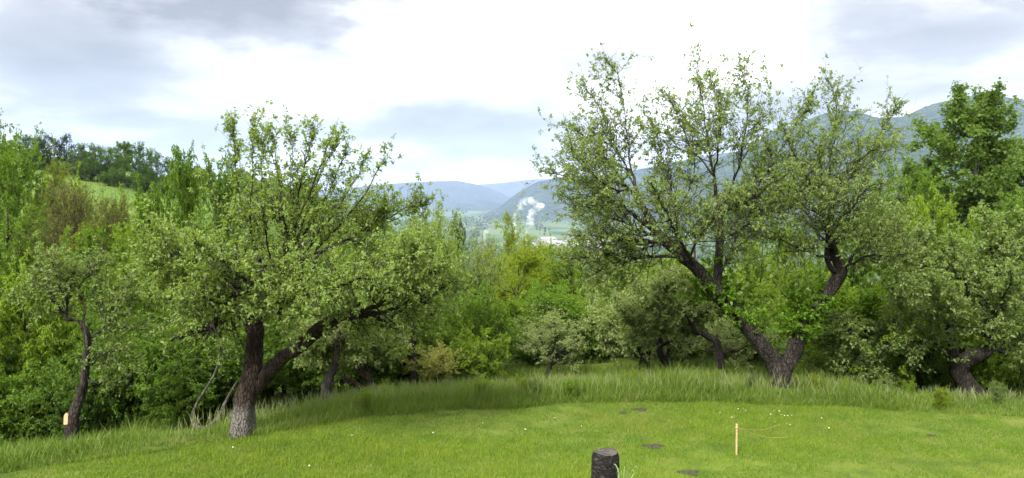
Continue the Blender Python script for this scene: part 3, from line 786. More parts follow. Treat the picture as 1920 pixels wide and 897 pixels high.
def build_right_apple():
    trunk = [[(1468, 752, 0, .33), (1467, 733, 0, .27), (1464, 712, 0, .245), (1459, 693, 0, .25), (1452, 672, 0, .22)],
             [(1462, 705, 0, .14), (1445, 672, -.03, .18), (1425, 643, -.05, .17), (1400, 612, -.1, .162), (1370, 575, -.15, .158), (1340, 545, -.2, .152), (1305, 505, -.25, .14), (1265, 466, -.3, .125), (1235, 440, -.3, .105), (1212, 402, -.3, .08)],
             [(1466, 708, 0, .14), (1482, 672, .03, .17), (1492, 640, .06, .165), (1505, 607, .1, .16), (1527, 575, .12, .155), (1554, 545, .15, .15), (1577, 512, .15, .135), (1570, 488, .15, .12), (1560, 462, .15, .10), (1555, 430, .15, .075)],
             [(1344, 552, -.2, .07), (1345, 515, -.12, .098), (1349, 465, 0, .09), (1350, 430, .05, .08), (1348, 400, .1, .07)]]
    limbs = [
        [(1212, 402, -.3, .08), (1195, 360, -.3, .055), (1182, 310, -.2, .036), (1174, 240, -.1, .02), (1160, 150, 0, .009), (1130, 102, 0, .005)],
        [(1348, 400, .1, .07), (1338, 330, .15, .046), (1325, 250, .2, .028), (1312, 160, .2, .013), (1290, 92, .2, .005)],
        [(1555, 430, .15, .075), (1552, 380, .2, .052), (1556, 310, .2, .034), (1568, 230, .2, .018), (1562, 170, .2, .009), (1542, 137, .2, .005)],
        [(1578, 515, .15, .08), (1556, 500, .1, .075), (1550, 460, .0, .06), (1548, 400, -.1, .04), (1540, 330, -.2, .022), (1530, 270, -.2, .008)],
        [(1285, 486, -.3, .06), (1240, 480, -.5, .05), (1185, 486, -.7, .034), (1140, 500, -.8, .016), (1100, 520, -.8, .007)],
        [(1235, 440, -.3, .07), (1190, 405, -.5, .052), (1140, 368, -.6, .036), (1080, 335, -.7, .02), (1010, 322, -.7, .006)],
        [(1212, 402, -.3, .06), (1160, 330, .2, .042), (1110, 268, .4, .024), (1042, 222, .5, .006)],
        [(1195, 360, -.3, .045), (1155, 275, -.1, .026), (1125, 205, 0, .014), (1092, 158, 0, .005)],
        [(1245, 455, -.3, .06), (1190, 450, -.8, .045), (1130, 445, -1.2, .028), (1075, 440, -1.3, .008)],
        [(1348, 400, .1, .06), (1380, 330, -.4, .042), (1395, 260, -.5, .026), (1402, 180, -.5, .013), (1382, 102, -.5, .005)],
        [(1350, 460, 0, .055), (1390, 400, .3, .042), (1440, 320, .4, .03), (1490, 240, .4, .017), (1530, 165, .4, .006)],
        [(1338, 330, .15, .04), (1292, 270, .5, .025), (1265, 205, .6, .013), (1238, 168, .6, .005)],
        [(1265, 468, -.3, .07), (1270, 400, .3, .046), (1250, 320, .7, .03), (1225, 240, .9, .012), (1215, 200, .9, .005)],
        [(1305, 505, -.25, .06), (1270, 440, -1.2, .045), (1240, 380, -1.9, .026), (1210, 330, -2.3, .008)],
        [(1340, 545, -.2, .05), (1370, 470, 1, .04), (1400, 410, 1.7, .024), (1430, 360, 2.1, .008)],
        [(1348, 400, .1, .05), (1400, 380, -1., .036), (1440, 350, -1.6, .02), (1480, 325, -1.9, .008)],
        [(1566, 480, .15, .055), (1550, 420, -.5, .042), (1500, 380, -1, .026), (1450, 350, -1.2, .008)],
        [(1556, 440, .15, .05), (1600, 370, .1, .036), (1640, 280, .2, .018), (1688, 182, .2, .005)],
        [(1552, 380, .2, .04), (1600, 315, -.4, .026), (1655, 265, -.6, .007)],
        [(1578, 508, .15, .06), (1620, 460, .4, .04), (1665, 430, .6, .02), (1700, 415, .7, .008)],
        [(1560, 470, .15, .05), (1530, 430, .8, .036), (1500, 380, 1.3, .02), (1480, 330, 1.5, .008)],
        [(1556, 440, .15, .05), (1590, 400, -.9, .036), (1620, 360, -1.5, .02), (1655, 335, -1.8, .008)],
        [(1338, 330, .15, .04), (1350, 250, -.6, .024), (1345, 180, -.8, .011), (1330, 140, -.8, .005)],
        [(1235, 440, -.3, .05), (1175, 440, .5, .038), (1120, 420, 1.0, .022), (1075, 400, 1.3, .007)],
        [(1195, 360, -.3, .045), (1140, 350, -1.2, .03), (1090, 300, -1.6, .016), (1060, 270, -1.7, .006)],
        [(1250, 455, -.3, .05), (1200, 470, .3, .036), (1150, 500, .6, .022), (1110, 540, .7, .007)],
        [(1245, 452, -.3, .055), (1185, 425, -.2, .04), (1115, 395, 0, .024), (1045, 365, .1, .008)],
        [(1240, 445, -.3, .05), (1180, 468, -.6, .036), (1115, 480, -.9, .022), (1050, 490, -1.0, .008)],
        [(1225, 425, -.3, .05), (1170, 395, .6, .036), (1110, 350, 1.0, .022), (1050, 300, 1.2, .008)],
        [(1290, 490, -.3, .045), (1320, 430, -.9, .034), (1370, 390, -1.3, .02), (1410, 350, -1.5, .008)],
        [(1300, 500, -.25, .045), (1310, 440, .6, .034), (1360, 400, 1.0, .02), (1400, 330, 1.2, .008)],
        [(1349, 450, .0, .055), (1390, 430, -.4, .042), (1440, 390, -.6, .028), (1490, 350, -.6, .010)],
        [(1556, 440, .15, .05), (1510, 400, .2, .036), (1465, 340, .3, .022), (1435, 270, .3, .008)],
        [(1350, 430, .05, .05), (1410, 400, .6, .036), (1470, 380, .9, .022), (1520, 330, 1.0, .008)],
        [(1552, 400, .2, .045), (1510, 330, -.2, .03), (1480, 270, -.3, .016), (1460, 215, -.3, .006)],
        [(1565, 490, .15, .05), (1510, 470, -.3, .036), (1460, 450, -.5, .022), (1410, 440, -.6, .008)],
        [(1575, 505, .15, .05), (1630, 480, -.3, .036), (1680, 480, -.6, .020), (1720, 470, -.7, .008)],
        [(1270, 400, .3, .045), (1300, 330, .9, .03), (1295, 250, 1.2, .014), (1275, 210, 1.3, .006)],
    ]

    def sprouts(root, base, rng, P0, P):
        # fresh water shoots round the fork
        par = (P0[1:3, 4:13] + np.array([0, 0.12, 0]), np.full((2, 9), 0.02))
        s1 = grow(par, 74, rng, 0, 1, 60, 22, 0.5, 0.35, None, 6, 0.18, 0.2, 0.5, 0.008, 0.4, rmin=0.006)
        s2 = grow(s1, 300, rng, 0.15, 1, 45, 20, 0.26, 0.4, None, 4, 0.1, 0.2, 0.6, 0.004, 0.4, rmin=0.002)
        V, F = join_np([tubes(*s1, 4), tubes(*s2, 3)])
        o = obj('water_shoots', mesh_np('water_shoots', V - base, F), M['twig'], root); o['kind'] = 'stuff'
        s1 = (s1[0][:, [0, 1, 3, 5]], s1[1][:, [0, 1, 3, 5]])
        tw = (np.concatenate([s1[0], s2[0]]) - base, np.concatenate([s1[1], s2[1]]))
        c = obj('fresh_leaves', leaf_mesh('fresh_leaves', tw, 13000, rng, 0.062, 0.037, 4), M['sprout'], o)

    traced_tree('apple_tree', 'large forked apple tree with bare leaning limbs in tall grass at right', 'apple tree', 15.2, trunk, limbs, 202, M['bark_r'], M['apple_r'],
                1120, 3600, 6000, 92000, L=0.049, W=0.027, cl=5, l1=0.85, l2=0.42, l3=0.18, up1=0.06, up2=0.06, nsh=34, lsh=0.75, tpv=(1.15, 1.0, .62, .2), tk=0.86, cut=0.96, wig=0.008, extra=sprouts)


# ------------------------------------------------------------------ grown tree prototypes
def proto(kind, seed):
    rng = np.random.default_rng(seed)
    sm = lambda a, b: (lambda t: np.interp(t, a, b))

    def trunk(H, r0, lean=0.05, K=16, taper=0.12, bend=0.05):
        t = np.linspace(0, 1, K); ph = rng.random(4) * 6.28
        P = np.stack([lean * H * t ** 1.5 + bend * np.sin(t * 5 + ph[0]) * t * H * 0.3, bend * np.sin(t * 6 + ph[1]) * t * H * 0.3, H * t], -1)
        P[0, 2] = -0.4
        return P[None], (r0 * (1 - (1 - taper) * t ** 0.9) * (1 + 0.35 * np.exp(-t * 30)))[None]
    c = dict(lf=46000, L=0.11, W=0.062, cl=5, sp=0.9, droop=0.25, disp=0.03)
    if kind == 'broad':
        H = 9; T = trunk(H * 0.9, 0.19, 0.03)
        a1 = grow(T, 34, rng, 0.14, 1, 62, 12, 3.0, 0.2, sm([.1, .3, .6, .85, 1], [.85, 1.1, 1, .65, .35]), 10, 0.06, 0.13, 0.5, 0.09, 0.2)
        a2 = grow(a1, 330, rng, 0.2, 1, 50, 14, 1.15, 0.35, None, 7, 0.05, 0.16, 0.55, 0.03, 0.3)
        a3 = grow(a2, 1500, rng, 0.15, 1, 48, 16, 0.5, 0.35, None, 4, 0.02, 0.16, 0.6, 0.01, 0.4)
    elif kind == 'clump':      # layered broadleaf with big drooping leaf sprays
        H = 8; T = trunk(H * 0.85, 0.16, 0.06, bend=0.09)
        a1 = grow(T, 30, rng, 0.10, 1, 70, 12, 3.0, 0.25, sm([.1, .35, .7, 1], [1, 1.05, .8, .4]), 10, 0.05, 0.15, 0.5, 0.08, 0.2)
        a2 = grow(a1, 230, rng, 0.25, 1, 50, 14, 1.0, 0.35, None, 7, 0.03, 0.16, 0.55, 0.025, 0.3)
        a3 = grow(a2, 900, rng, 0.25, 1, 45, 16, 0.42, 0.35, None, 4, -0.03, 0.14, 0.6, 0.01, 0.4)
        c.update(lf=38000, L=0.13, W=0.07, cl=6, droop=0.55, disp=0.04)
    elif kind == 'feather':    # tall upswept, fine leaves
        H = 10; T = trunk(H, 0.15, 0.04)
        a1 = grow(T, 48, rng, 0.10, 0.98, 38, 9, 3.3, 0.2, sm([.1, .3, .7, 1], [.8, 1, .75, .28]), 10, 0.03, 0.09, 0.45, 0.06, 0.2)
        a2 = grow(a1, 480, rng, 0.15, 1, 32, 10, 1.1, 0.3, None, 6, 0.03, 0.10, 0.5, 0.02, 0.3)
        a3 = grow(a2, 1700, rng, 0.1, 1, 35, 12, 0.5, 0.3, None, 4, 0.02, 0.10, 0.6, 0.008, 0.4)
        c.update(lf=42000, L=0.12, W=0.052, cl=4, sp=0.7)
    elif kind == 'aspen':
        H = 14; T = trunk(H, 0.20, 0.02)
        a1 = grow(T, 46, rng, 0.16, 0.99, 46, 10, 3.6, 0.25, sm([.15, .35, .7, .9, 1], [.7, 1, .8, .45, .25]), 10, 0.07, 0.11, 0.42, 0.07, 0.2)
        a2 = grow(a1, 300, rng, 0.3, 1, 50, 14, 1.15, 0.3, None, 6, 0.08, 0.15, 0.5, 0.025, 0.3)
        a3 = grow(a2, 1200, rng, 0.3, 1, 48, 16, 0.45, 0.35, None, 4, 0.05, 0.15, 0.6, 0.01, 0.4)
        c.update(lf=46000, L=0.16, W=0.13, cl=5, disp=0.10, sp=1.0)
    elif kind == 'birch':
        H = 9; T = trunk(H, 0.10, 0.03)
        a1 = grow(T, 44, rng, 0.12, 0.98, 40, 9, 2.0, 0.22, sm([.1, .3, .7, 1], [.8, 1, .7, .25]), 9, 0.03, 0.11, 0.45, 0.04, 0.2)
        a2 = grow(a1, 360, rng, 0.2, 1, 42, 12, 0.8, 0.3, None, 6, 0.0, 0.13, 0.5, 0.015, 0.3)
        a3 = grow(a2, 1200, rng, 0.2, 1, 40, 14, 0.35, 0.3, None, 4, -0.03, 0.12, 0.6, 0.006, 0.4)
        c.update(lf=30000, L=0.075, W=0.05, cl=4)
    elif kind == 'bare':
        H = 8; T = trunk(H, 0.11, 0.03)
        a1 = grow(T, 44, rng, 0.14, 0.98, 36, 9, 2.6, 0.22, sm([.1, .3, .7, 1], [.8, 1, .7, .25]), 9, 0.05, 0.12, 0.5, 0.05, 0.2)
        a2 = grow(a1, 480, rng, 0.15, 1, 36, 12, 1.0, 0.3, None, 6, 0.05, 0.13, 0.6, 0.022, 0.35)
        a3 = grow(a2, 2600, rng, 0.15, 1, 38, 14, 0.45, 0.3, None, 4, 0.04, 0.13, 0.7, 0.012, 0.5, rmin=0.005)
        c.update(lf=16000, L=0.06, W=0.038, cl=3)
    elif kind == 'apple' or kind == 'apple_wide':
        wide = kind == 'apple_wide'
        H = 4.6; T = trunk(1.9 if wide else 2.2, 0.15, 0.12, taper=0.6, bend=0.12)
        a0 = grow(T, 7, rng, 0.55, 1, 55 if wide else 40, 12, 2.4, 0.15, None, 12, 0.12 if wide else 0.14, 0.16, 0.62, 0.09, 0.25)
        a1 = grow(a0, 60, rng, 0.2, 1, 50, 14, 1.35, 0.3, None, 9, 0.09, 0.20, 0.55, 0.035, 0.25)
        a2 = grow(a1, 420, rng, 0.15, 1, 50, 16, 0.6, 0.35, None, 6, 0.09, 0.2, 0.6, 0.014, 0.35)
        a3 = grow(a2, 1700, rng, 0.1, 1, 50, 18, 0.24, 0.35, None, 4, 0.08, 0.18, 0.7, 0.006, 0.5)
        c.update(lf=30000, L=0.064, W=0.037, cl=5, disp=0.02)
    elif kind == 'shrub':
        H = 2.6
        st = []
        for k in range(9):
            a = k / 9 * 6.28 + rng.random() * 0.5; l = 0.5 + 0.5 * rng.random()
            t = np.linspace(0, 1, 8)
            st.append(np.stack([np.cos(a) * (0.1 + l * t ** 1.2), np.sin(a) * (0.1 + l * t ** 1.2), -0.15 + t * (1.7 + 0.7 * rng.random())], -1))
        T = (np.array(st), np.broadcast_to(np.linspace(0.028, 0.008, 8), (9, 8)).copy())
        a1 = grow(T, 60, rng, 0.05, 1, 50, 15, 0.8, 0.3, None, 7, 0.06, 0.18, 0.6, 0.015, 0.3)
        a2 = grow(a1, 320, rng, 0.15, 1, 50, 15, 0.4, 0.3, None, 5, 0.04, 0.18, 0.6, 0.008, 0.4)
        a3 = grow(a2, 900, rng, 0.1, 1, 50, 15, 0.2, 0.3, None, 4, 0.02, 0.18, 0.6, 0.005, 0.4)
        c.update(lf=17000, L=0.075, W=0.042, cl=5, disp=0.02)
    elif kind == 'pine':
        H = 9; T = trunk(H * 0.95, 0.2, 0.02)
        a1 = grow(T, 46, rng, 0.2, 1, 72, 10, 2.6, 0.2, sm([.2, .4, .75, 1], [.9, 1.1, .8, .3]), 8, 0.05, 0.1, 0.45, 0.06, 0.2)
        a2 = grow(a1, 420, rng, 0.3, 1, 46, 12, 0.8, 0.3, None, 5, 0.08, 0.12, 0.5, 0.02, 0.3)
        a3 = grow(a2, 1100, rng, 0.3, 1, 45, 14, 0.32, 0.3, None, 4, 0.08, 0.12, 0.6, 0.01, 0.4)
        c.update(lf=27000, L=0.18, W=0.036, cl=9, disp=0.02, droop=0.05)
    parts = [tubes(*T, 9, 0.06, rng)]
    if kind.startswith('apple'): parts.append(tubes(*a0, 7, 0.06, rng))
    th = lambda q, ix: (q[0][:, ix], q[1][:, ix])
    parts += [tubes(*a1, 5), tubes(*th(a2, [0, 2, a2[0].shape[1] - 1]), 3), tubes(*th(a3, [0, 3]), 3)]
    V, F = join_np(parts)
    f4 = lambda q: (q[0][:, np.linspace(0, q[0].shape[1] - 1, 4).astype(int)], q[1][:, np.linspace(0, q[1].shape[1] - 1, 4).astype(int)])
    b2 = f4(a2)
    tw = (np.concatenate([b2[0], a3[0]]), np.concatenate([b2[1], a3[1]]))
    cm = leaf_mesh('crown_' + kind, tw, c['lf'], rng, c['L'], c['W'], c['cl'], c['sp'], droop=c['droop'], disp=c['disp'])
    allp = a3[0].reshape(-1, 3)
    top = np.percentile(allp[:, 2], 99.8); rad = np.percentile(np.hypot(allp[:, 0], allp[:, 1]), 96)
    return dict(trunk=mesh_np('trunk_' + kind, V, F, smooth=True), crown=cm, H=top, rad=rad)


PROTO = {}


def grown(name, kind, var, label, cat, px, Y, top, half, leaf, bark, rot=0.0, group=None, dz=0.0):
    """a tree whose trunk stands at picture column px at distance Y; top row, half width in px"""
    key = (kind, var)
    if key not in PROTO: PROTO[key] = proto(kind, 1000 + 17 * var + sum(map(ord, kind)))
    p = PROTO[key]
    b = at(px, 600, Y); z0 = float(height(b[0], Y)) + dz
    zt = at(px, top, Y)[2]
    sz = max(0.15, (zt - z0) / p['H'])
    sx = (half / FPX * Y) / p['rad'] if half else sz
    root = bpy.data.objects.new(name, None); COL.objects.link(root)
    root.location = (b[0], Y, z0); root.rotation_euler = (0, 0, rot); root.scale = (sx, sx, sz)
    tag(root, label, cat, group)
    obj('trunk', p['trunk'], bark, root)
    obj('crown', p['crown'], leaf, root)
    return root


STUMP = at(1134, 870, 9.0)
build_grass()
build_left_apple()
build_right_apple()


# ------------------------------------------------------------------ traced smaller trees
def build_small_traced():
    def flake(root, base, rng, P0, P):
        c = at(124, 786, 12.93)
        a = np.array([[-.035, 0, -.09], [.03, 0, -.085], [.045, 0, .07], [.0, 0, .1], [-.025, 0, .06]])
        f = a + np.array([0, -.02, 0]); b = a + np.array([0, .03, 0])
        V = np.concatenate([f, b]) + c - base
        q = [[i, (i + 1) % 5, 5 + (i + 1) % 5, 5 + i] for i in range(5)] + [[0, 4, 3, 2], [0, 2, 1, 0], [5, 7, 8, 9], [5, 6, 7, 5]]
        me = bpy.data.meshes.new('torn_wood'); me.from_pydata([tuple(v) for v in V], [], [list(dict.fromkeys(k)) for k in q]); me.update()
        o = obj('torn_wood', me, M['cut_wood'], root); o['label'] = 'pale orange torn wood on the dark trunk'
        q = np.array([np.append(at(*p[:2], 13 + p[2]), p[3]) for p in [(164, 650, -.08, .018), (160, 620, -.1, .016), (157, 600, -.1, .014), (160, 585, -.1, .014), (158, 573, -.1, .008)]])
        cc = catmull(q, 12)
        V, F = tubes(cc[None, :, :3], cc[None, :, 3], 6)
        o = obj('dead_spur', mesh_np('dead_spur', V - base, F, smooth=True), M['bark_grey'], root); o['label'] = 'bleached bare spur at the fork'
    traced_tree('apple_tree', 'slender crooked apple tree with torn pale wood on trunk near left edge', 'apple tree', 13.0,
                [[(131, 862, 0, .15), (134, 835, 0, .115), (136, 810, 0, .11), (138, 780, 0, .10), (150, 745, 0, .082), (159, 705, 0, .075), (163, 660, 0, .07), (163, 630, 0, .062), (158, 612, 0, .05)]],
                [[(161, 620, 0, .055), (150, 605, 0, .05), (132, 600, 0, .048), (122, 588, 0, .045), (126, 565, .1, .035), (138, 530, .2, .022), (140, 490, .2, .008)],
                 [(163, 642, 0, .05), (180, 630, 0, .046), (197, 615, 0, .042), (215, 580, -.1, .028), (235, 540, -.2, .012), (250, 510, -.2, .006)],
                 [(160, 692, 0, .035), (180, 672, -.1, .03), (210, 662, -.2, .024), (245, 650, -.3, .010)],
                 [(158, 728, 0, .03), (180, 720, .1, .024), (230, 720, .2, .010)],
                 [(122, 588, 0, .035), (95, 560, -.2, .024), (70, 530, -.3, .012), (50, 505, -.3, .006)],
                 [(130, 560, .1, .03), (165, 520, .4, .02), (185, 480, .5, .008)],
                 [(126, 570, .1, .03), (110, 530, -.6, .02), (100, 490, -.8, .008)],
                 [(197, 615, 0, .03), (190, 560, .5, .02), (195, 510, .7, .008)]],
                303, M['bark'], M['greygreen'], 90, 420, 900, 9000, L=0.05, W=0.028, l1=0.6, l2=0.34, l3=0.15, extra=flake)
    traced_tree('apple_tree', 'thin apple tree with one upright sinewy trunk beside leaning red-barked one', 'apple tree', 15.5,
                [[(613, 785, 0, .14), (616, 755, 0, .125), (612, 728, 0, .12), (620, 705, 0, .10), (628, 680, 0, .075), (631, 655, 0, .06), (636, 625, 0, .045)]],
                [[(625, 692, 0, .05), (612, 675, 0, .04), (605, 655, 0, .03), (595, 620, 0, .012)],
                 [(636, 625, 0, .045), (640, 600, 0, .03), (650, 560, 0, .012)],
                 [(634, 640, 0, .035), (655, 615, -.3, .024), (690, 600, -.5, .010)],
                 [(630, 650, 0, .03), (610, 610, .4, .02), (580, 590, .6, .008)],
                 [(628, 660, 0, .03), (600, 635, -.5, .02), (570, 625, -.7, .008)]],
                304, M['bark_grey'], M['silver'], 60, 260, 560, 13000, l1=0.5, l2=0.3, l3=0.15)
    traced_tree('apple_tree', 'pale-leaved apple tree with reddish leaning trunk forking low in the grass', 'apple tree', 16.6,
                [[(714, 768, 0, .13), (708, 750, 0, .115), (700, 730, 0, .10), (690, 708, 0, .085), (676, 690, 0, .07), (660, 678, 0, .055)],
                 [(703, 742, 0, .06), (680, 728, -.05, .07), (655, 714, -.1, .062), (638, 702, -.15, .045)],
                 [(692, 715, 0, .06), (690, 695, .05, .06), (686, 675, .1, .05)]],
                [[(660, 678, 0, .05), (640, 650, 0, .035), (620, 620, .1, .012)],
                 [(686, 675, .1, .05), (695, 640, .2, .035), (710, 605, .2, .012)],
                 [(690, 690, .05, .04), (720, 660, -.2, .03), (745, 635, -.3, .012)],
                 [(680, 690, 0, .04), (665, 650, -.6, .03), (650, 610, -.9, .012)],
                 [(680, 690, 0, .04), (690, 650, .7, .03), (680, 610, .9, .012)],
                 [(638, 702, -.15, .04), (615, 680, -.2, .03), (590, 650, -.2, .012)]],
                305, M['bark_red'], M['silver'], 90, 420, 900, 24000, l1=0.55, l2=0.32, l3=0.15, up1=0.05)
    traced_tree('apple_tree', 'pale grey-green apple tree on two short dark trunks at centre right', 'apple tree', 20.0,
                [[(1214, 712, 0, .14), (1213, 690, 0, .12), (1211, 672, 0, .12), (1216, 655, 0, .10), (1230, 640, 0, .07)],
                 [(1264, 712, 0, .13), (1256, 690, 0, .13), (1246, 672, 0, .12), (1236, 655, 0, .09), (1240, 630, 0, .07)],
                 [(1203, 712, .2, .10), (1203, 690, .2, .09), (1206, 668, .1, .08), (1214, 650, 0, .06)]],
                [[(1220, 655, 0, .08), (1190, 652, -.2, .065), (1160, 648, -.3, .045), (1135, 630, -.3, .024), (1118, 600, -.3, .01)],
                 [(1236, 650, 0, .08), (1270, 630, -.2, .06), (1290, 600, -.2, .03), (1300, 570, -.2, .01)],
                 [(1230, 640, 0, .07), (1210, 600, .2, .05), (1200, 560, .3, .02), (1195, 530, .3, .008)],
                 [(1240, 630, 0, .07), (1250, 590, .3, .045), (1255, 550, .5, .02), (1260, 525, .5, .008)],
                 [(1225, 645, 0, .06), (1200, 620, -1.0, .045), (1170, 590, -1.5, .02), (1160, 560, -1.6, .008)],
                 [(1235, 645, 0, .06), (1250, 610, -1.1, .04), (1265, 580, -1.6, .018), (1270, 560, -1.7, .008)],
                 [(1225, 645, 0, .06), (1200, 620, 1.0, .045), (1170, 580, 1.5, .02), (1150, 560, 1.6, .008)],
                 [(1160, 648, -.3, .04), (1150, 620, .2, .03), (1140, 580, .3, .012)]],
                306, M['bark'], M['silver'], 170, 700, 1400, 30000, l1=0.58, l2=0.34, l3=0.16, up1=0.2)
    traced_tree('apple_tree', 'apple tree with S-shaped dark trunk seen below the leaning forked limb', 'apple tree', 19.0,
                [[(1349, 715, 0, .15), (1350, 690, 0, .115), (1349, 662, 0, .10), (1341, 640, 0, .095), (1322, 628, 0, .092), (1304, 620, 0, .085), (1296, 603, 0, .075), (1287, 588, 0, .06)]],
                [[(1350, 668, 0, .05), (1366, 656, 0, .05), (1388, 656, -.1, .04), (1405, 645, -.2, .02), (1420, 620, -.2, .008)],
                 [(1287, 588, 0, .055), (1268, 574, -.1, .04), (1238, 575, -.2, .026), (1205, 570, -.3, .01)],
                 [(1292, 598, 0, .05), (1320, 588, .1, .036), (1355, 585, .2, .024), (1385, 575, .2, .008)],
                 [(1287, 588, 0, .05), (1275, 555, .3, .03), (1265, 520, .4, .01)],
                 [(1290, 592, 0, .045), (1300, 560, -.5, .03), (1310, 525, -.7, .01)],
                 [(1296, 603, 0, .045), (1300, 575, .7, .03), (1320, 545, 1.0, .01)],
                 [(1268, 574, -.1, .03), (1258, 555, -.2, .02), (1245, 530, -.3, .008)]],
                307, M['bark'], M['silver'], 110, 480, 950, 17000, l1=0.6, l2=0.36, l3=0.17)
    traced_tree('apple_tree', 'small tree whose bare dark stem arches right behind forked apple trunk', 'apple tree', 17.3,
                [[(1517, 722, 0, .12), (1520, 700, 0, .10), (1527, 680, 0, .09), (1538, 662, 0, .085), (1556, 648, 0, .08), (1572, 630, 0, .07), (1590, 620, 0, .062), (1615, 622, 0, .05), (1640, 618, 0, .035)]],
                [[(1640, 618, 0, .035), (1665, 612, 0, .02), (1690, 600, 0, .008)],
                 [(1572, 630, 0, .04), (1570, 600, .2, .03), (1575, 560, .3, .01)],
                 [(1590, 620, 0, .04), (1610, 595, -.2, .028), (1630, 570, -.3, .01)],
                 [(1556, 648, 0, .04), (1550, 610, -.2, .028), (1545, 580, -.3, .01)],
                 [(1615, 622, 0, .035), (1625, 600, .5, .024), (1640, 575, .7, .01)]],
                308, M['bark'], M['sprout'], 70, 300, 600, 13000, L=0.07, W=0.042, l1=0.5, l2=0.34, l3=0.16, group=None)
    traced_tree('apple_tree', 'broad grey-green apple tree with sharply bent trunk at right edge', 'apple tree', 16.3,
                [[(1822, 742, 0, .23), (1808, 715, 0, .20), (1797, 695, 0, .195), (1806, 680, 0, .19), (1828, 668, 0, .18), (1850, 655, 0, .16), (1856, 630, 0, .13), (1852, 590, 0, .10)],
                 [(1800, 700, 0, .12), (1788, 672, -.1, .11), (1785, 640, -.2, .085), (1775, 600, -.3, .06)]],
                [[(1852, 590, 0, .10), (1852, 540, 0, .07), (1858, 480, 0, .045), (1850, 430, 0, .022), (1845, 395, 0, .008)],
                 [(1775, 600, -.3, .06), (1760, 550, -.4, .04), (1740, 490, -.5, .022), (1730, 440, -.5, .008)],
                 [(1852, 590, 0, .07), (1815, 540, -.5, .045), (1790, 480, -.8, .024), (1780, 420, -.9, .008)],
                 [(1856, 620, 0, .08), (1900, 580, -.2, .05), (1940, 530, -.3, .03), (1970, 480, -.3, .01)],
                 [(1852, 560, 0, .06), (1890, 500, .4, .04), (1920, 440, .6, .02), (1930, 400, .6, .008)],
                 [(1780, 620, -.2, .06), (1740, 600, -.2, .045), (1700, 570, -.2, .028), (1665, 540, -.2, .01)],
                 [(1788, 660, -.1, .05), (1750, 645, -.4, .036), (1710, 640, -.6, .02), (1680, 650, -.7, .008)],
                 [(1856, 620, 0, .07), (1870, 580, -1.0, .05), (1890, 540, -1.7, .026), (1900, 500, -2.0, .01)],
                 [(1780, 620, -.2, .06), (1770, 570, -1.2, .045), (1750, 530, -1.9, .024), (1740, 500, -2.1, .01)],
                 [(1852, 590, 0, .07), (1830, 540, 1.0, .05), (1800, 490, 1.7, .026), (1780, 440, 2.0, .01)],
                 [(1856, 630, 0, .06), (1900, 630, -.7, .045), (1940, 620, -1.2, .024), (1980, 610, -1.4, .01)],
                 [(1760, 550, -.4, .04), (1720, 500, .2, .028), (1690, 450, .4, .012), (1680, 420, .4, .006)],
                 [(1850, 655, 0, .06), (1890, 660, .6, .045), (1930, 660, 1.0, .024), (1960, 670, 1.1, .01)]],
                309, M['bark'], M['greygreen'], 300, 1100, 2200, 52000, l1=0.7, l2=0.38, l3=0.16, up1=0.07)
    # broken branch hanging to the ground behind the lime-washed trunk
    q = np.array([np.append(at(a, b, 13.6 + d), r) for a, b, d, r in
                  [(428, 666, .1, .008), (412, 679, .1, .014), (401, 704, .05, .018), (391, 722, 0, .022), (372, 752, 0, .026), (362, 776, 0, .034), (362, 794, 0, .036), (378, 804, -.05, .034), (394, 797, -.1, .032), (408, 784, -.1, .03), (418, 764, -.1, .026), (431, 738, -.05, .022), (444, 716, 0, .012)]])
    c = catmull(q, 40)
    V, F = tubes(c[None, :, :3], c[None, :, 3], 9, 0.12, np.random.default_rng(5))
    b = c[20, :3]
    o = obj('broken_branch', mesh_np('broken_branch', V - b, F, smooth=True), M['bark_grey'], None, tuple(b))
    tag(o, 'bare grey U-shaped broken branch behind the lime-washed trunk', 'branch')


build_small_traced()


# ------------------------------------------------------------------ the wood behind
ORD = 'first second third fourth fifth sixth seventh eighth ninth tenth eleventh twelfth thirteenth fourteenth fifteenth sixteenth seventeenth eighteenth nineteenth twentieth'.split()


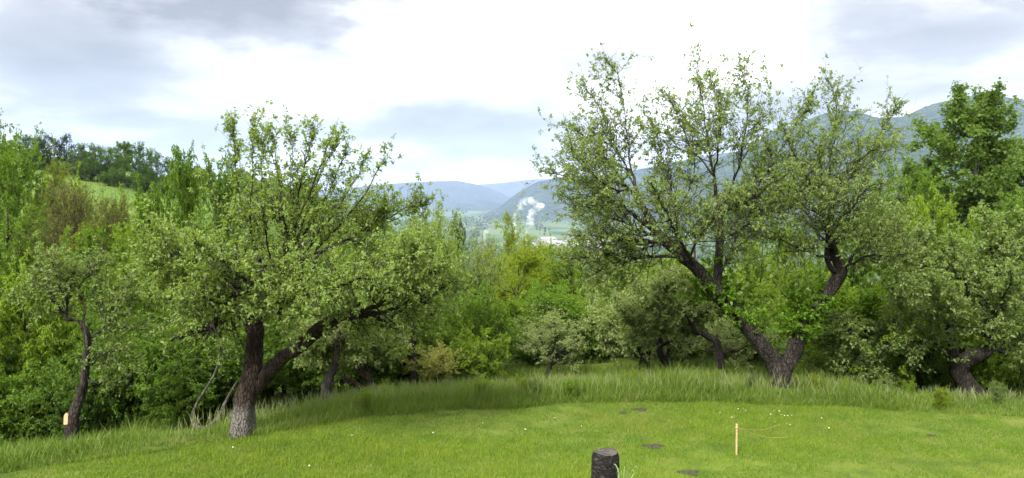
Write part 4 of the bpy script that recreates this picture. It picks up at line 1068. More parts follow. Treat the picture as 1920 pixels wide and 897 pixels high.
def build_wood():
    G = grown
    B = 'broadleaf_tree'
    bk, bp, br = M['bark'], M['bark_pale'], M['bark_red']
    cat = 'tree'
    # left side
    G('willow_tree', 'feather', 0, 'tall feathery green tree at the left edge below the hill', cat, 6, 30, 232, 100, M['mid'], bk, 0.4)
    G('willow_tree', 'feather', 0, 'feathery olive tree just right of the tall one at left edge', cat, 108, 32, 312, 62, M['olive'], bk, 2.1)
    G('bare_tree', 'bare', 0, 'reddish-brown tree almost without leaves below the dark pines', cat, 140, 27, 318, 78, M['russet'], br, 0.3)
    G('bare_tree', 'bare', 0, 'second reddish bare tree, nearer the hill meadow', cat, 212, 29, 345, 62, M['russet'], br, 2.9)
    G(B, 'clump', 0, 'green tree with drooping sprays rising right of the hill meadow', cat, 318, 24, 278, 88, M['mid'], bk, 1.0)
    G(B, 'broad', 0, 'dark green tree behind the left shoots of lime-washed apple tree', cat, 405, 31, 300, 68, M['deep'], bk, 0.5)
    G(B, 'clump', 1, 'bright green leafy tree low at the left picture edge', cat, 40, 16.8, 492, 105, M['bright'], bk, 0.2)
    G(B, 'broad', 1, 'olive-green tree beneath the bare reddish trees', cat, 165, 24, 415, 90, M['olive'], bk, 1.7)
    G(B, 'clump', 0, 'mid green tree behind the slender crooked apple tree', cat, 190, 19.5, 430, 105, M['mid'], bk, 3.3)
    G(B, 'broad', 0, 'yellow-green tree left of lime-washed apple tree, below the drooping one', cat, 275, 22, 420, 80, M['bright'], bk, 4.1)
    G(B, 'clump', 1, 'dark low tree behind the broken U-shaped branch', cat, 335, 18, 580, 95, M['deep'], bk, 2.2)
    G(B, 'clump', 0, 'shaded green tree directly behind the lime-washed trunk', cat, 530, 19, 575, 105, M['mid'], bk, 5.0)
    G(B, 'broad', 1, 'mid green tree filling the crown of the lime-washed apple tree from behind', cat, 490, 26, 415, 115, M['mid'], bk, 0.8)
    G(B, 'broad', 0, 'light green tree behind the right shoots of lime-washed apple tree', cat, 620, 27, 420, 95, M['bright'], bk, 2.5)
    G('apple_tree', 'apple', 0, 'upright apple tree with dark stem right of lime-washed apple tree', 'apple tree', 772, 17.5, 372, 105, M['apple_l'], bk, 1.1)
    G(B, 'broad', 1, 'green tree behind the upright dark-stemmed apple tree', cat, 725, 25, 440, 100, M['mid'], bk, 3.0)
    G(B, 'clump', 1, 'dark tree in the gap right of the reddish leaning trunk', cat, 755, 20.5, 600, 85, M['mid'], bk, 4.4)
    G(B, 'clump', 0, 'dark tree right of the small yellow-leaved tree', cat, 885, 21.5, 600, 66, M['mid'], bk, 1.3)
    G('apple_tree', 'apple', 1, 'small yellow-leaved tree standing alone at edge of tall grass', 'apple tree', 815, 16.6, 645, 60, M['pale_yellow'], bk, 0.6)
    G('apple_tree', 'apple', 1, 'loose green apple tree left of the pale round one at centre', 'apple tree', 872, 23, 440, 85, M['apple_r'], bk, 2.6)
    # centre
    G('pine_tree', 'pine', 0, 'dark round-topped conifer left of the valley view', 'conifer', 858, 48, 402, 27, M['needle'], bk, 0)
    G('bare_tree', 'bare', 0, 'brown leafless tree right of the dark conifer', cat, 910, 46, 436, 30, M['russet'], br, 1.0)
    G('birch_tree', 'birch', 0, 'slender yellow-green tree pointing up into the valley view', cat, 947, 42, 392, 40, M['yellow'], bp, 0)
    G('birch_tree', 'birch', 0, 'shorter slender yellow-green tree below the steam', cat, 988, 39, 440, 42, M['yellow'], bp, 2.0)
    G('birch_tree', 'birch', 0, 'yellow-green tree low in front of the brown leafless tree', cat, 905, 33, 462, 50, M['yellow'], bp, 1.0)
    G(B, 'broad', 0, 'bright yellow-green tree behind the pale round apple tree', cat, 968, 28, 462, 75, M['yellow'], bk, 0.9)
    G(B, 'broad', 1, 'bright green tree under the pale factory ground', cat, 1072, 30, 448, 80, M['bright'], bk, 2.8)
    G('apple_tree', 'apple', 0, 'green apple tree behind the pale round one at centre', 'apple tree', 1050, 22.5, 525, 85, M['sprout'], bk, 3.9)
    G('apple_tree', 'apple_wide', 0, 'pale silvery round apple tree at centre above the tall grass', 'apple tree', 1026, 19.6, 575, 92, M['silver'], bk, 0.4)
    G(B, 'broad', 0, 'green tree behind the pale two-trunked apple tree', cat, 1165, 28, 480, 85, M['bright'], bk, 5.2)
    G(B, 'clump', 1, 'green tree under the lowest bough of the forked apple tree', cat, 1250, 32, 465, 85, M['bright'], bk, 0.1)
    G('apple_tree', 'apple', 1, 'pale apple tree behind the long leaning limb', 'apple tree', 1320, 24, 500, 90, M['silver'], bk, 1.9)
    G('apple_tree', 'apple_wide', 0, 'silvery apple tree behind S-shaped trunk', 'apple tree', 1400, 21, 590, 85, M['silver'], bk, 5.5)
    G(B, 'broad', 1, 'bright green tree seen between both limbs of forked apple tree', cat, 1425, 31, 435, 80, M['bright'], bk, 1.5)
    # right side
    G(B, 'broad', 0, 'fresh green tree behind the right limb of forked apple tree', cat, 1500, 26, 410, 80, M['bright'], bk, 3.6)
    G(B, 'clump', 0, 'green spreading tree right of the forked apple tree', cat, 1610, 24, 350, 95, M['mid'], bk, 0.7)
    G(B, 'broad', 1, 'mid green tree between forked apple tree and tall aspen', cat, 1690, 30, 305, 90, M['mid'], bk, 4.8)
    G('aspen_tree', 'aspen', 0, 'tall dark green aspen against the mountain at right', 'aspen', 1808, 40, 165, 112, M['aspen'], bp, 0.0)
    G('aspen_tree', 'aspen', 0, 'shorter dark aspen cut by the right picture edge', 'aspen', 1920, 44, 262, 85, M['aspen'], bp, 2.4)
    G(B, 'clump', 1, 'light green tree at the foot of the tall aspen', cat, 1755, 27, 365, 85, M['bright'], bk, 2.0)
    G(B, 'broad', 0, 'dark green tree behind the grey-green apple tree at right edge', cat, 1880, 28, 360, 90, M['mid'], bk, 1.2)
    G(B, 'clump', 0, 'green tree right of the arching bare stem', cat, 1670, 20, 560, 85, M['mid'], bk, 5.9)
    G('apple_tree', 'apple_wide', 0, 'pale low apple tree right of the arching bare stem', 'apple tree', 1600, 20.5, 600, 80, M['greygreen'], bk, 2.7)
    G(B, 'clump', 1, 'shaded tree filling the far right edge behind bent apple trunk', cat, 1930, 20.5, 520, 90, M['deep'], bk, 3.1)
    G(B, 'broad', 1, 'yellowish-green tree between feathery tall tree and bare reddish ones', cat, 112, 35, 322, 80, M['yellow'], bk, 0.9)
    G(B, 'broad', 0, 'dark green tree behind the feathery tall tree at left edge', cat, 45, 37, 262, 70, M['mid'], bk, 5.1)
    G(B, 'clump', 1, 'light green tree just below the hill meadow', cat, 240, 32, 372, 70, M['bright'], bk, 3.7)
    G(B, 'broad', 1, 'green tree between hill meadow and the drooping tree', cat, 372, 33, 340, 60, M['mid'], bk, 2.4)
    G(B, 'broad', 0, 'green tree under the valley view left of the slender yellow-green tree', cat, 840, 36, 452, 60, M['bright'], bk, 2.2)
    G(B, 'clump', 0, 'bright green tree in the gap right of the pale round apple tree', cat, 1110, 24, 560, 75, M['bright'], bk, 4.6)
    G(B, 'broad', 0, 'light green tree low between both limbs of the forked apple tree', cat, 1360, 26, 505, 70, M['bright'], bk, 0.3)
    G(B, 'broad', 1, 'green tree right of forked apple tree, behind the arching bare stem', cat, 1570, 21.5, 520, 80, M['bright'], bk, 3.4)
    G(B, 'broad', 0, 'bright tree behind the grey-green apple tree, under the tall aspen', cat, 1800, 23, 440, 90, M['mid'], bk, 2.2)
    G(B, 'broad', 1, 'light green tree left of the small yellow-leaved tree', cat, 680, 22, 520, 85, M['bright'], bk, 1.9)
    G('birch_tree', 'birch', 0, 'yellow-green young tree right of the steam, left of the forked crown', cat, 1028, 40, 448, 44, M['yellow'], bp, 4.0)
    G('aspen_tree', 'aspen', 0, 'aspen left of the tallest one, in front of the mountain', 'aspen', 1722, 43, 300, 75, M['aspen'], bp, 1.2)
    G(B, 'clump', 0, 'tree standing just beyond the right picture edge', cat, 2080, 22, 380, 120, M['mid'], bk, 1.6)
    G(B, 'broad', 1, 'second tree beyond the right picture edge, farther away', cat, 2190, 27, 330, 130, M['bright'], bk, 0.6)
    # trees along the hilltop
    for i, (px, top, half, lf) in enumerate(((88, 258, 17, 'needle'), (104, 251, 19, 'needle'), (122, 262, 17, 'needle'), (136, 250, 18, 'needle'))):
        G('pine_tree', 'pine', 0, 'dark hilltop conifer, %s from the left in its clump' % ORD[i], 'conifer', px, 172 + 3 * i, top, half, M[lf], bk, i * 1.3, 'conifers on the hilltop')
    for i, (px, top, half, lf, kd) in enumerate(((58, 268, 22, 'deep', 'broad'), (72, 262, 18, 'deep', 'broad'), (155, 280, 18, 'deep', 'broad'), (174, 290, 16, 'deep', 'aspen'), (190, 278, 15, 'deep', 'broad'), (206, 288, 15, 'deep', 'broad'), (220, 282, 15, 'mid', 'broad'), (240, 276, 16, 'mid', 'aspen'), (262, 280, 17, 'deep', 'broad'), (282, 284, 16, 'mid', 'broad'), (300, 296, 16, 'deep', 'broad'), (330, 310, 18, 'deep', 'broad'), (350, 325, 18, 'mid', 'broad'))):
        G(B, kd, 0, 'distant broadleaf tree on the hilltop, %s from the left in its row' % ORD[i], cat, px, 170 + 4 * (i % 4), top - 15 + (i * 7) % 11, half * 1.35, M[lf], bk, i * 0.9, 'broadleaf trees on the hilltop')
    # bushes on the hill slope and in the gaps lower down
    for i, (px, Y, top) in enumerate(((150, 80, 380), (200, 95, 375), (255, 100, 385), (300, 90, 395), (345, 80, 385), (390, 75, 390), (430, 70, 380))):
        G('bush', 'shrub', 0, 'green bush on the slope below the hill meadow, %s from the left' % ORD[i], 'bush', px, Y, top, 34, M['bright' if i % 2 else 'mid'], bk, i * 1.1, 'bushes below the hill meadow')
    for i, px in enumerate(range(60, 372, 17)):
        G('bush', 'shrub', i % 2, 'dark bush at the feet of the hilltop trees, %s from the left' % ORD[i], 'bush', px, 168 + 3 * (i % 3), 300 + max(0, (px - 180) * 0.22) + 9 * (i % 2), 17, M['deep'], bk, i * 2.1, 'bushes along the hilltop')
    rw = np.random.default_rng(123)
    for i in range(18):      # broad-leaved weeds among the tall grass
        px = 640 + 1240 * (i + rw.random()) / 18; b = at(px, 740, 13.9)
        Y = float(ye(b[0])) + 0.35 + 1.8 * rw.random(); b = at(px, 740, Y); zb = float(height(b[0], Y)); hh = 0.17 + 0.14 * rw.random()
        top = 448.5 - FPX * math.tan(math.atan2(zb + hh - CAMZ, Y) + PITCH)
        G('weed', 'shrub', i % 2, 'leafy weed in the tall grass, %s from the left' % ORD[i], 'weed', px, Y, top, (0.10 + 0.1 * rw.random()) * FPX / Y, M[('bright', 'yellow', 'greygreen')[i % 3]], M['tall'], i * 1.7, 'weeds in the tall grass')
    rng = np.random.default_rng(99)
    for lo, hi, y0, y1, n, mats, lab, grp in (
            (-40, 420, 15.0, 19.0, 16, ('deep', 'mid', 'mid'), 'dark undergrowth bush left of the lime-washed trunk', 'undergrowth left of the lime-washed trunk'),
            (500, 930, 17.5, 21.5, 15, ('mid', 'bright', 'mid'), 'shaded undergrowth bush between lime-washed trunk and centre', 'undergrowth left of centre'),
            (930, 1440, 21, 25.5, 14, ('bright', 'mid', 'silver'), 'undergrowth bush behind the pale apple trees at centre', 'undergrowth at centre'),
            (1530, 1960, 16.7, 19.6, 15, ('mid', 'bright', 'greygreen'), 'undergrowth bush behind the tall grass at right', 'undergrowth at right')):
        for i in range(n):
            px = lo + (hi - lo) * (i + rng.random()) / n; Y = y0 + (y1 - y0) * rng.random()
            b = at(px, 600, Y); zb = height(b[0], Y); hh = 1.3 + 1.3 * rng.random()
            top = 448.5 - FPX * math.tan(math.atan2(zb + hh - CAMZ, Y) + PITCH)
            G('bush', 'shrub', i % 2, lab + ', %s from left' % ORD[i], 'bush', px, Y, top, (0.75 + 0.5 * rng.random()) * FPX / Y, M[mats[i % 3]], bk, rng.random() * 6, grp)


build_wood()


# ------------------------------------------------------------------ small things on the lawn
def build_props():
    rng = np.random.default_rng(42)
    # stump
    top = at(1134, 848, 9.0); gz = float(height(top[0], 9.0)); H = top[2] - gz
    root = bpy.data.objects.new('tree_stump', None); COL.objects.link(root); root.location = (top[0], 9.0, gz)
    tag(root, 'short dark weathered tree stump at the bottom edge of the lawn', 'tree stump')
    K, S = 30, 40
    z = np.linspace(-0.1, H, K); a = np.linspace(0, 6.2832, S, endpoint=False)
    A, Z = np.meshgrid(a, z)
    r = 0.157 * (1 + 0.05 * np.sin(3 * A + 1) + 0.03 * np.sin(5 * A + Z * 4) + 0.02 * np.sin(11 * A - 9 * Z) + 0.035 * fbm(A * 3, Z * 60, 2, 3)) * (1 + 0.25 * np.exp(-Z * 9)) * (1 - 0.10 * sstep(H - 0.06, H, Z))
    Z = Z + (Z > H - 0.03) * 0.012 * np.sin(2 * A)
    V = np.stack([r * np.cos(A), r * np.sin(A), Z], -1).reshape(-1, 3)
    i = np.arange(K * S).reshape(K, S); n = np.roll(i, -1, 1)
    F = np.stack([i[:-1], n[:-1], n[1:], i[1:]], -1).reshape(-1, 4)
    obj('bark', mesh_np('bark', V, F, smooth=True), M['stump'], root)
    rr = np.linspace(1, 0.0, 6)[:, None]
    topr = V.reshape(K, S, 3)[-1]
    T = np.concatenate([topr[None] * np.array([1, 1, 0]) * q + np.array([0, 0, 1]) * (topr[None][..., 2:3] + 0.004 + 0.006 * fbm(topr[None][..., 0:1] * 30 * q, topr[None][..., 1:2] * 30 * q, 3)) for q in rr[:, 0]])
    i = np.arange(6 * S).reshape(6, S); n = np.roll(i, -1, 1)
    F = np.stack([i[:-1], n[:-1], n[1:], i[1:]], -1).reshape(-1, 4)
    obj('cut_face', mesh_np('cut_face', T.reshape(-1, 3), F), M['bark_grey'], root)
    # pale leaf blades growing beside the stump
    c = at(1168, 905, 8.75); gz = float(height(c[0], 8.75))
    root = bpy.data.objects.new('leaf_tuft', None); COL.objects.link(root); root.location = (c[0], 8.75, gz)
    tag(root, 'tuft of long pale curling grass leaves beside the dark stump', 'grass tuft')
    lm = leaf_mat('tuft_blade', (0.16, 0.24, 0.08), (0.22, 0.31, 0.13), (0.30, 0.38, 0.20), trans=0.3)
    tops = [(1148, 872, -.05), (1160, 880, 0), (1172, 876, .02), (1185, 869, .0), (1196, 876, 0), (1190, 884, -.1), (1155, 886, -.1), (1178, 886, .08), (1166, 884, .1), (1200, 888, 0)]
    for px, py, d in tops:
        t = np.linspace(0, 1, 9)[:, None]
        p0 = np.array([c[0] + rng.normal() * 0.03, 8.75 + rng.normal() * 0.03, gz]); p2 = at(px, py, 8.75 + d)
        cur = p0 * (1 - t) ** 2 + 2 * t * (1 - t) * np.array([(p0[0] * 0.6 + p2[0] * 0.4), p2[1], p2[2] + 0.10]) + t ** 2 * p2
        cur[-2:, 2] -= np.array([0.0, 0.03])
        w = 0.0075 * np.sin(np.linspace(0.5, 3.05, 9))[:, None]
        sd = norm(np.array([0.6, 0.5 * rng.normal(), 0.4])[None])
        V = np.stack([cur - sd * w, cur + np.array([0, 0, -0.003]), cur + sd * w], 1).reshape(-1, 3)
        i = np.arange(27).reshape(9, 3)
        F = np.concatenate([np.stack([i[:-1, k], i[:-1, k + 1], i[1:, k + 1], i[1:, k]], -1) for k in (0, 1)])
        obj('leaf', mesh_np('leaf', V - np.array([c[0], 8.75, gz]), F, smooth=True, tint=np.full(27, rng.random())), lm, root)
    # stake and its string
    g = on_ground(1381, 853)
    root = bpy.data.objects.new('wooden_stake', None); COL.objects.link(root); root.location = g
    tag(root, 'thin raw wooden stake driven into the lawn', 'stake')
    hgt = at(1380, 795, g[1])[2] - g[2]
    w = 0.0125
    V = []; zs = [-0.08, 0.0, hgt * 0.5, hgt - 0.02, hgt]
    for k, zz in enumerate(zs):
        ww = w * (0.9 if k < 4 else 0.75); dx = -0.006 * k / 4
        V += [(dx - ww, -ww, zz), (dx + ww, -ww, zz), (dx + ww, ww, zz), (dx - ww, ww, zz)]
    F = [[4 * k + j, 4 * k + (j + 1) % 4, 4 * k + 4 + (j + 1) % 4, 4 * k + 4 + j] for k in range(4) for j in range(4)] + [[16, 17, 18, 19]]
    obj('shaft', mesh_np('shaft', V, F), M['stake'], root)
    ring = np.array([[(-0.005 + 0.024 * math.cos(q), 0.024 * math.sin(q), hgt - 0.055) for q in np.linspace(0, 6.2832, 14)]])
    Vr, Fr = tubes(ring, np.full((1, 14), 0.004), 5)
    obj('string_knot', mesh_np('string_knot', Vr, Fr, smooth=True), M['string'], root)
    for (qx, qy, dY), lab in (((1462, 803, 0.6), 'upper tan string tied to the wooden stake'), ((1475, 826, 0.1), 'lower tan string sloping from the wooden stake to the grass')):
        e = on_ground(qx, qy); e[2] += 0.05 if qy > 810 else 0.06
        s0 = np.array(g) + np.array([0.018, 0, hgt - 0.055]); t = np.linspace(0, 1, 16)[:, None]
        p = s0 * (1 - t) + e * t; p[:, 2] -= 0.06 * np.sin(np.pi * t[:, 0])
        p[:, 2] = np.maximum(p[:, 2], height(p[:, 0], p[:, 1]) + 0.03)
        V, F = tubes(p[None], np.full((1, 16), 0.0028), 4)
        tag(obj('string', mesh_np('string', V - s0, F, smooth=True), M['string'], None, tuple(s0)), lab, 'string')
    # bare soil patches
    labs = ('dark bare soil patch in the lawn between stump and stake', 'wide brown soil patch near the far edge of the lawn', 'small soil patch left of the wide brown one near lawn edge', 'brown soil patch at the bottom edge right of the stump', 'faint soil patch in the lawn at right')
    for (p, r, hh), lab in zip(SOILP, labs):
        nr, ns = 7, 26
        q = np.linspace(0, 1, nr)[:, None]; a = np.linspace(0, 6.2832, ns, endpoint=False)[None]
        rad = r * q * (1 + 0.25 * np.sin(3 * a + r * 50) + 0.15 * np.sin(5 * a))
        X = p[0] + 1.35 * rad * np.cos(a); Y = p[1] + rad * np.sin(a)
        Z = height(X, Y) + 0.006 + hh * 0.6 * (1 - q ** 1.5) * (0.5 + fbm(X * 14, Y * 14, 6, 3) * 1.6) - 0.03 * (q > 0.99)
        V = np.stack([X, Y, Z], -1).reshape(-1, 3)
        i = np.arange(nr * ns).reshape(nr, ns); n = np.roll(i, -1, 1)
        F = np.stack([i[:-1], i[1:], n[1:], n[:-1]], -1).reshape(-1, 4)
        tag(obj('soil_patch', mesh_np('soil_patch', V - np.array(p), F, smooth=True), M['soil'], None, tuple(p)), lab, 'soil patch')
    # daisies
    K = 8; a = np.linspace(0, 6.2832, K, endpoint=False)
    V = [(0, 0, 0.003)]
    F = []
    for q in a:
        o = len(V)
        V += [(0.003 * math.cos(q - .3), 0.003 * math.sin(q - .3), 0), (0.011 * math.cos(q - .3), 0.011 * math.sin(q - .3), 0.003), (0.013 * math.cos(q), 0.013 * math.sin(q), 0.002), (0.011 * math.cos(q + .3), 0.011 * math.sin(q + .3), 0.003)]
        F.append([o, o + 1, o + 2, o + 3])
    pet = bpy.data.meshes.new('petals'); pet.from_pydata(V, [], F); pet.update()
    V2, F2 = tubes(np.array([[(0, 0, -0.07), (0.003, 0, -0.03), (0, 0, 0.002)]]), np.array([[0.0012, 0.0012, 0.0015]]), 4)
    stem = mesh_np('stem', V2, F2)
    cen = bpy.data.meshes.new('centre'); cen.from_pydata([(0.004 * math.cos(q), 0.004 * math.sin(q), 0.003) for q in a] + [(0, 0, 0.006)], [], [[k, (k + 1) % 8, 8] for k in range(8)]); cen.update()
    sp = [(1384, 773), (1393, 772), (1398, 776), (1451, 776), (1461, 777), (1445, 783), (1466, 784), (1471, 786), (1477, 786), (1484, 785), (1452, 797), (1474, 801), (1481, 803), (1554, 809), (1372, 789), (1434, 772), (1570, 782), (1540, 790), (1350, 780), (1310, 778),
          (437, 846), (580, 881), (660, 823), (812, 818), (905, 800), (985, 812), (1090, 806), (1040, 790)]
    for k, (px, py) in enumerate(sp):
        p = on_ground(px, py)
        r = bpy.data.objects.new('daisy', None); COL.objects.link(r); r.location = (p[0], p[1], p[2] + 0.055); s = 0.38 + 0.45 * rng.random(); r.scale = (s, s, 1)
        r.rotation_euler = (R(38) * rng.random() + R(10), rng.normal() * 0.2, 0)
        if px > 1300: tag(r, 'tiny white daisy in the scatter of daisies behind the wooden stake', 'daisy', 'daisies behind the stake')
        else: tag(r, 'tiny white daisy in the lawn left of the wooden stake', 'daisy', 'daisies left of the stake')
        obj('petals', pet, M['petal'], r); obj('centre', cen, M['pollen'], r); obj('stem', stem, M['tall'], r)


build_props()


# ------------------------------------------------------------------ valley: woods, factory, steam
def clump_mesh(name, pts, size, quads, rng):
    """many small trees as leaf-clump faces: pts [n,3] base, size [n] radius"""
    n = len(pts)
    d = norm(rng.standard_normal((n, quads, 3))) * (0.55 + 0.5 * rng.random((n, quads, 1)))
    d[..., 2] *= 1.15
    c = pts[:, None] + d * size[:, None, None] + np.array([0, 0, 1.15]) * size[:, None, None]
    c = c.reshape(-1, 3); s = np.repeat(size, quads)[:, None] * (0.26 + 0.2 * rng.random((n * quads, 1)))
    nn = norm(d.reshape(-1, 3) + 0.6 * rng.standard_normal((n * quads, 3)))
    u = norm(np.cross(nn, rng.standard_normal((n * quads, 3)))); v = np.cross(nn, u)
    V = np.stack([c - u * s, c + v * s * 0.8, c + u * s, c - v * s * 0.8], 1).reshape(-1, 3)
    F = np.arange(4 * n * quads).reshape(-1, 4)
    t = np.repeat(np.clip(np.repeat(rng.random(n), quads) * 0.7 + 0.3 * rng.random(n * quads), 0, 1), 4)
    return mesh_np(name, V, F, tint=t)


def build_valley():
    rng = np.random.default_rng(11)
    mat = leaf_mat('slope_wood_leaf', (0.045, 0.085, 0.016), (0.080, 0.130, 0.022), (0.130, 0.160, 0.040))
    n = 900
    y = 62 + 640 * rng.random(n) ** 1.5; x = (rng.random(n) * 1.5 - 0.55) * y * 0.75
    keep = ~((x < -20) & (y < 210)); x, y = x[keep], y[keep]
    z = height(x, y)
    tag(obj('hillside_wood', clump_mesh('hillside_wood', np.stack([x, y, z], -1), 2.4 + 1.8 * rng.random(len(x)), 64, rng), mat),
        'mass of treetops on the slope falling to the valley', 'wood', kind='stuff')
    mat2 = leaf_mat('valley_wood_leaf', (0.022, 0.045, 0.014), (0.036, 0.066, 0.018), (0.060, 0.090, 0.026), trans=0.1)
    n = 9000
    y = 1500 + 6500 * rng.random(n) ** 1.2; x = (rng.random(n) * 2 - 1) * 0.6 * y
    f = fbm(x * 0.0022, y * 0.0011, 44, 4) + 0.25 * (np.abs(((x * 0.004) % 1) - 0.5) < 0.06) - 0.10 * ((x > -200) & (x < 420) & (y < 2900))
    keep = f > 0.03
    x, y = x[keep], y[keep]
    tag(obj('valley_woods', clump_mesh('valley_woods', np.stack([x, y, height(x, y)], -1), 9 + 9 * rng.random(len(x)), 10, rng), mat2),
        'woods and hedges scattered over the far valley floor', 'wood', kind='stuff')
    # factory yard and halls
    yard = plain_mat('pale_yard', (0.15, 0.13, 0.10), (0.27, 0.24, 0.19), 0.03, 0.9, 0)
    X, Y = np.meshgrid(np.linspace(60, 330, 24), np.linspace(2080, 2460, 20))
    X = X + 18 * fbm(X * 0.02, Y * 0.02, 3); Y = Y + 40 * fbm(X * 0.015, Y * 0.015, 8)
    Z = height(X, Y) + 0.6 + 10 * np.clip(fbm(X * 0.02, Y * 0.014, 15, 4), 0, 1)
    i = np.arange(X.size).reshape(X.shape)
    F = np.stack([i[:-1, :-1], i[:-1, 1:], i[1:, 1:], i[1:, :-1]], -1).reshape(-1, 4)
    tag(obj('gravel_yard', mesh_np('gravel_yard', np.stack([X, Y, Z], -1), F), yard), 'pale bare gravel yard on the valley floor', kind='structure')
    wall = plain_mat('pale_hall_wall', (0.24, 0.22, 0.18), (0.32, 0.29, 0.25), 0.2, 0.7, 0)
    roof = plain_mat('pale_hall_roof', (0.22, 0.22, 0.22), (0.30, 0.29, 0.28), 0.2, 0.6, 0)
    win = plain_mat('hall_window', (0.03, 0.035, 0.04), (0.05, 0.055, 0.06), 0.5, 0.2, 0)

    def box(x0, x1, y0, y1, z0, z1):
        V = [(x, y, z) for z in (z0, z1) for y in (y0, y1) for x in (x0, x1)]
        return V, [[0, 1, 5, 4], [1, 3, 7, 5], [3, 2, 6, 7], [2, 0, 4, 6], [4, 5, 7, 6], [0, 2, 3, 1]]

    def add(name, V, F, m, par):
        me = bpy.data.meshes.new(name); me.from_pydata(V, [], F); me.update(); return obj(name, me, m, par)
    for px, py, Yd, wd, dp, h, lab in ((1048, 468, 2250, 70, 60, 16, 'cream factory hall at the front of the yard'), (1092, 474, 2180, 60, 50, 14, 'pale factory hall nearest the forked apple tree'), (1025, 458, 2420, 46, 60, 18, 'grey-roofed factory hall behind the cream one'), (1125, 470, 2300, 80, 50, 15, 'long pale factory hall hidden by apple boughs')):
        p = at(px, py, Yd); gz = float(height(p[0], Yd))
        r = bpy.data.objects.new('factory_hall', None); COL.objects.link(r); r.location = (p[0], Yd, gz); r.rotation_euler = (0, 0, 0.25)
        tag(r, lab, 'building')
        add('wall', *box(-wd / 2, wd / 2, -dp / 2, dp / 2, -1, h), wall, r)
        rv = [(-wd / 2 - 1, -dp / 2 - 1, h + .02), (wd / 2 + 1, -dp / 2 - 1, h + .02), (wd / 2 + 1, dp / 2 + 1, h + .02), (-wd / 2 - 1, dp / 2 + 1, h + .02), (-wd / 2 - 1, 0, h + 6), (wd / 2 + 1, 0, h + 6)]
        add('roof', rv, [[0, 1, 5, 4], [2, 3, 4, 5], [0, 4, 3], [1, 2, 5], [0, 3, 2, 1]], roof, r)
        for k in range(6):
            x0 = -wd / 2 + (k + 0.25) * wd / 6
            add('window', *box(x0, x0 + wd / 12, -dp / 2 - .3, -dp / 2 + .2, h * 0.45, h * 0.75), win, r)
    # chimneys with steam
    cm = plain_mat('chimney_concrete', (0.30, 0.29, 0.27), (0.40, 0.39, 0.37), 0.3, 0.9, 0)
    st, nt, N, L = nodes('steam')
    pv = N('ShaderNodeVolumePrincipled'); pv.inputs['Color'].default_value = (1, 1, 1, 1)
    g = N('ShaderNodeNewGeometry'); nz = N('ShaderNodeTexNoise'); nz.inputs['Scale'].default_value = 0.05; nz.inputs['Detail'].default_value = 7; nz.inputs['Roughness'].default_value = 0.68; L(g.outputs['Position'], nz.inputs['Vector'])
    mr = N('ShaderNodeMapRange'); L(nz.outputs[0], mr.inputs[0]); mr.inputs[1].default_value = 0.45; mr.inputs[2].default_value = 0.75; mr.inputs[3].default_value = 0; mr.inputs[4].default_value = 0.07
    L(mr.outputs[0], pv.inputs['Density'])
    o = N('ShaderNodeOutputMaterial'); L(pv.outputs[0], o.inputs['Volume'])
    for pts, lab, chl in (
            ([(987, 442, 3), (988, 433, 6), (992, 424, 8), (996, 412, 11), (998, 402, 11), (1003, 394, 9), (1012, 388, 8), (1022, 383, 5)], 'tall white steam plume above the right chimney', 'right factory chimney under the tall steam plume'),
            ([(966, 432, 3), (965, 422, 6), (965, 411, 8), (969, 401, 9), (974, 391, 9), (981, 381, 9), (988, 375, 10), (999, 379, 9), (1014, 386, 5)], 'curling white steam plume left of the tall one', 'left factory chimney under the curling steam plume'),
            ([(909, 445, 3), (910, 439, 5), (912, 433, 6), (915, 428, 4)], 'small white steam puff left of the slender yellow-green tree', 'short factory chimney under the small steam puff')):
        Yd = 2350.0
        c = catmull(np.array([np.append(at(a, b, Yd), r) for a, b, r in pts]), 34)
        rr = c[:, 3] * 1.3 * (1 + 0.15 * np.sin(np.arange(34) * 1.3)); rr[0] *= 0.4; rr[1] *= 0.6; rr[-1] *= 0.2
        V, F = tubes(c[None, :, :3], rr[None], 14, 0.16, rng, cap=True)
        b = c[0, :3]
        tag(obj('steam_plume', mesh_np('steam_plume', V - b, F), st, None, tuple(b)), lab, 'steam', kind='stuff')
        gz = float(height(b[0], Yd)); hh = b[2] - gz + 1
        z = np.linspace(-1, hh, 6)
        V, F = tubes(np.stack([0 * z, 0 * z, z], -1)[None], np.interp(z, [0, hh], [4.0, 2.6])[None], 12)
        ch = bpy.data.objects.new('chimney', None); COL.objects.link(ch); ch.location = (b[0], Yd, gz); tag(ch, chl, 'chimney')
        obj('shaft', mesh_np('shaft', V, F, smooth=True), cm, ch)
        V, F = tubes(np.array([[(0, 0, hh - 3), (0, 0, hh - 1)]]), np.full((1, 2), 3.2), 12)
        obj('collar', mesh_np('collar', V, F), cm, ch)


build_valley()


# ------------------------------------------------------------------ haze
def build_haze():
    x0, x1, y0, y1, z0, z1 = -14500, 14500, -2900, 15800, VZ - 40, 760
    V = [(x, y, z) for z in (z0, z1) for y in (y0, y1) for x in (x0, x1)]
    F = [[0, 1, 5, 4], [1, 3, 7, 5], [3, 2, 6, 7], [2, 0, 4, 6], [4, 5, 7, 6], [0, 2, 3, 1]]
    me = bpy.data.meshes.new('haze'); me.from_pydata(V, [], F); me.update()
    m, nt, N, L = nodes('haze_air')
    pv = N('ShaderNodeVolumePrincipled'); pv.inputs['Color'].default_value = (0.50, 0.63, 0.96, 1); pv.inputs['Density'].default_value = HAZE
    pv.inputs['Anisotropy'].default_value = 0.0
    o = N('ShaderNodeOutputMaterial'); L(pv.outputs[0], o.inputs['Volume'])
    ob = obj('haze', me, m)
    tag(ob, 'blue haze of the valley air', kind='stuff')


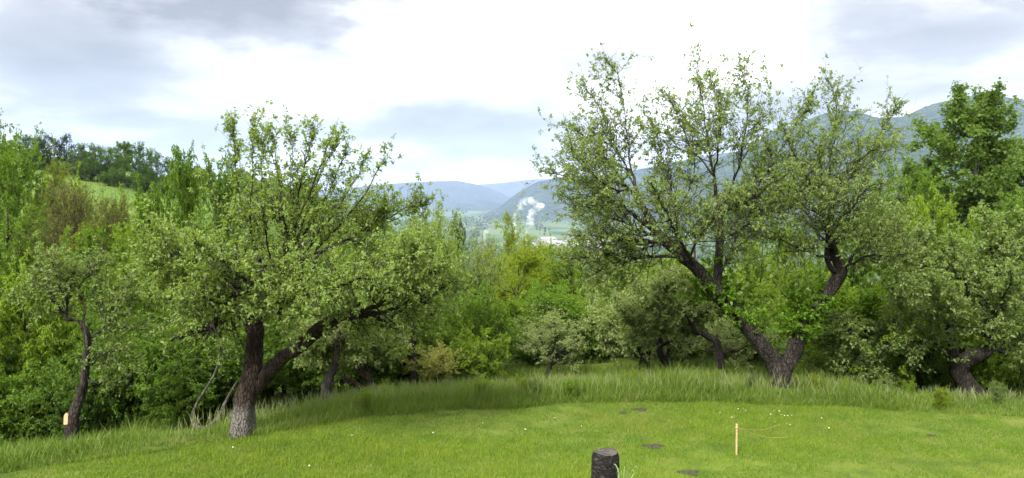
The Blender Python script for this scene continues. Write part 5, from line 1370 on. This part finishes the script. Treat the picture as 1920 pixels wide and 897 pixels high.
HAZE = 6.2e-5
build_haze()
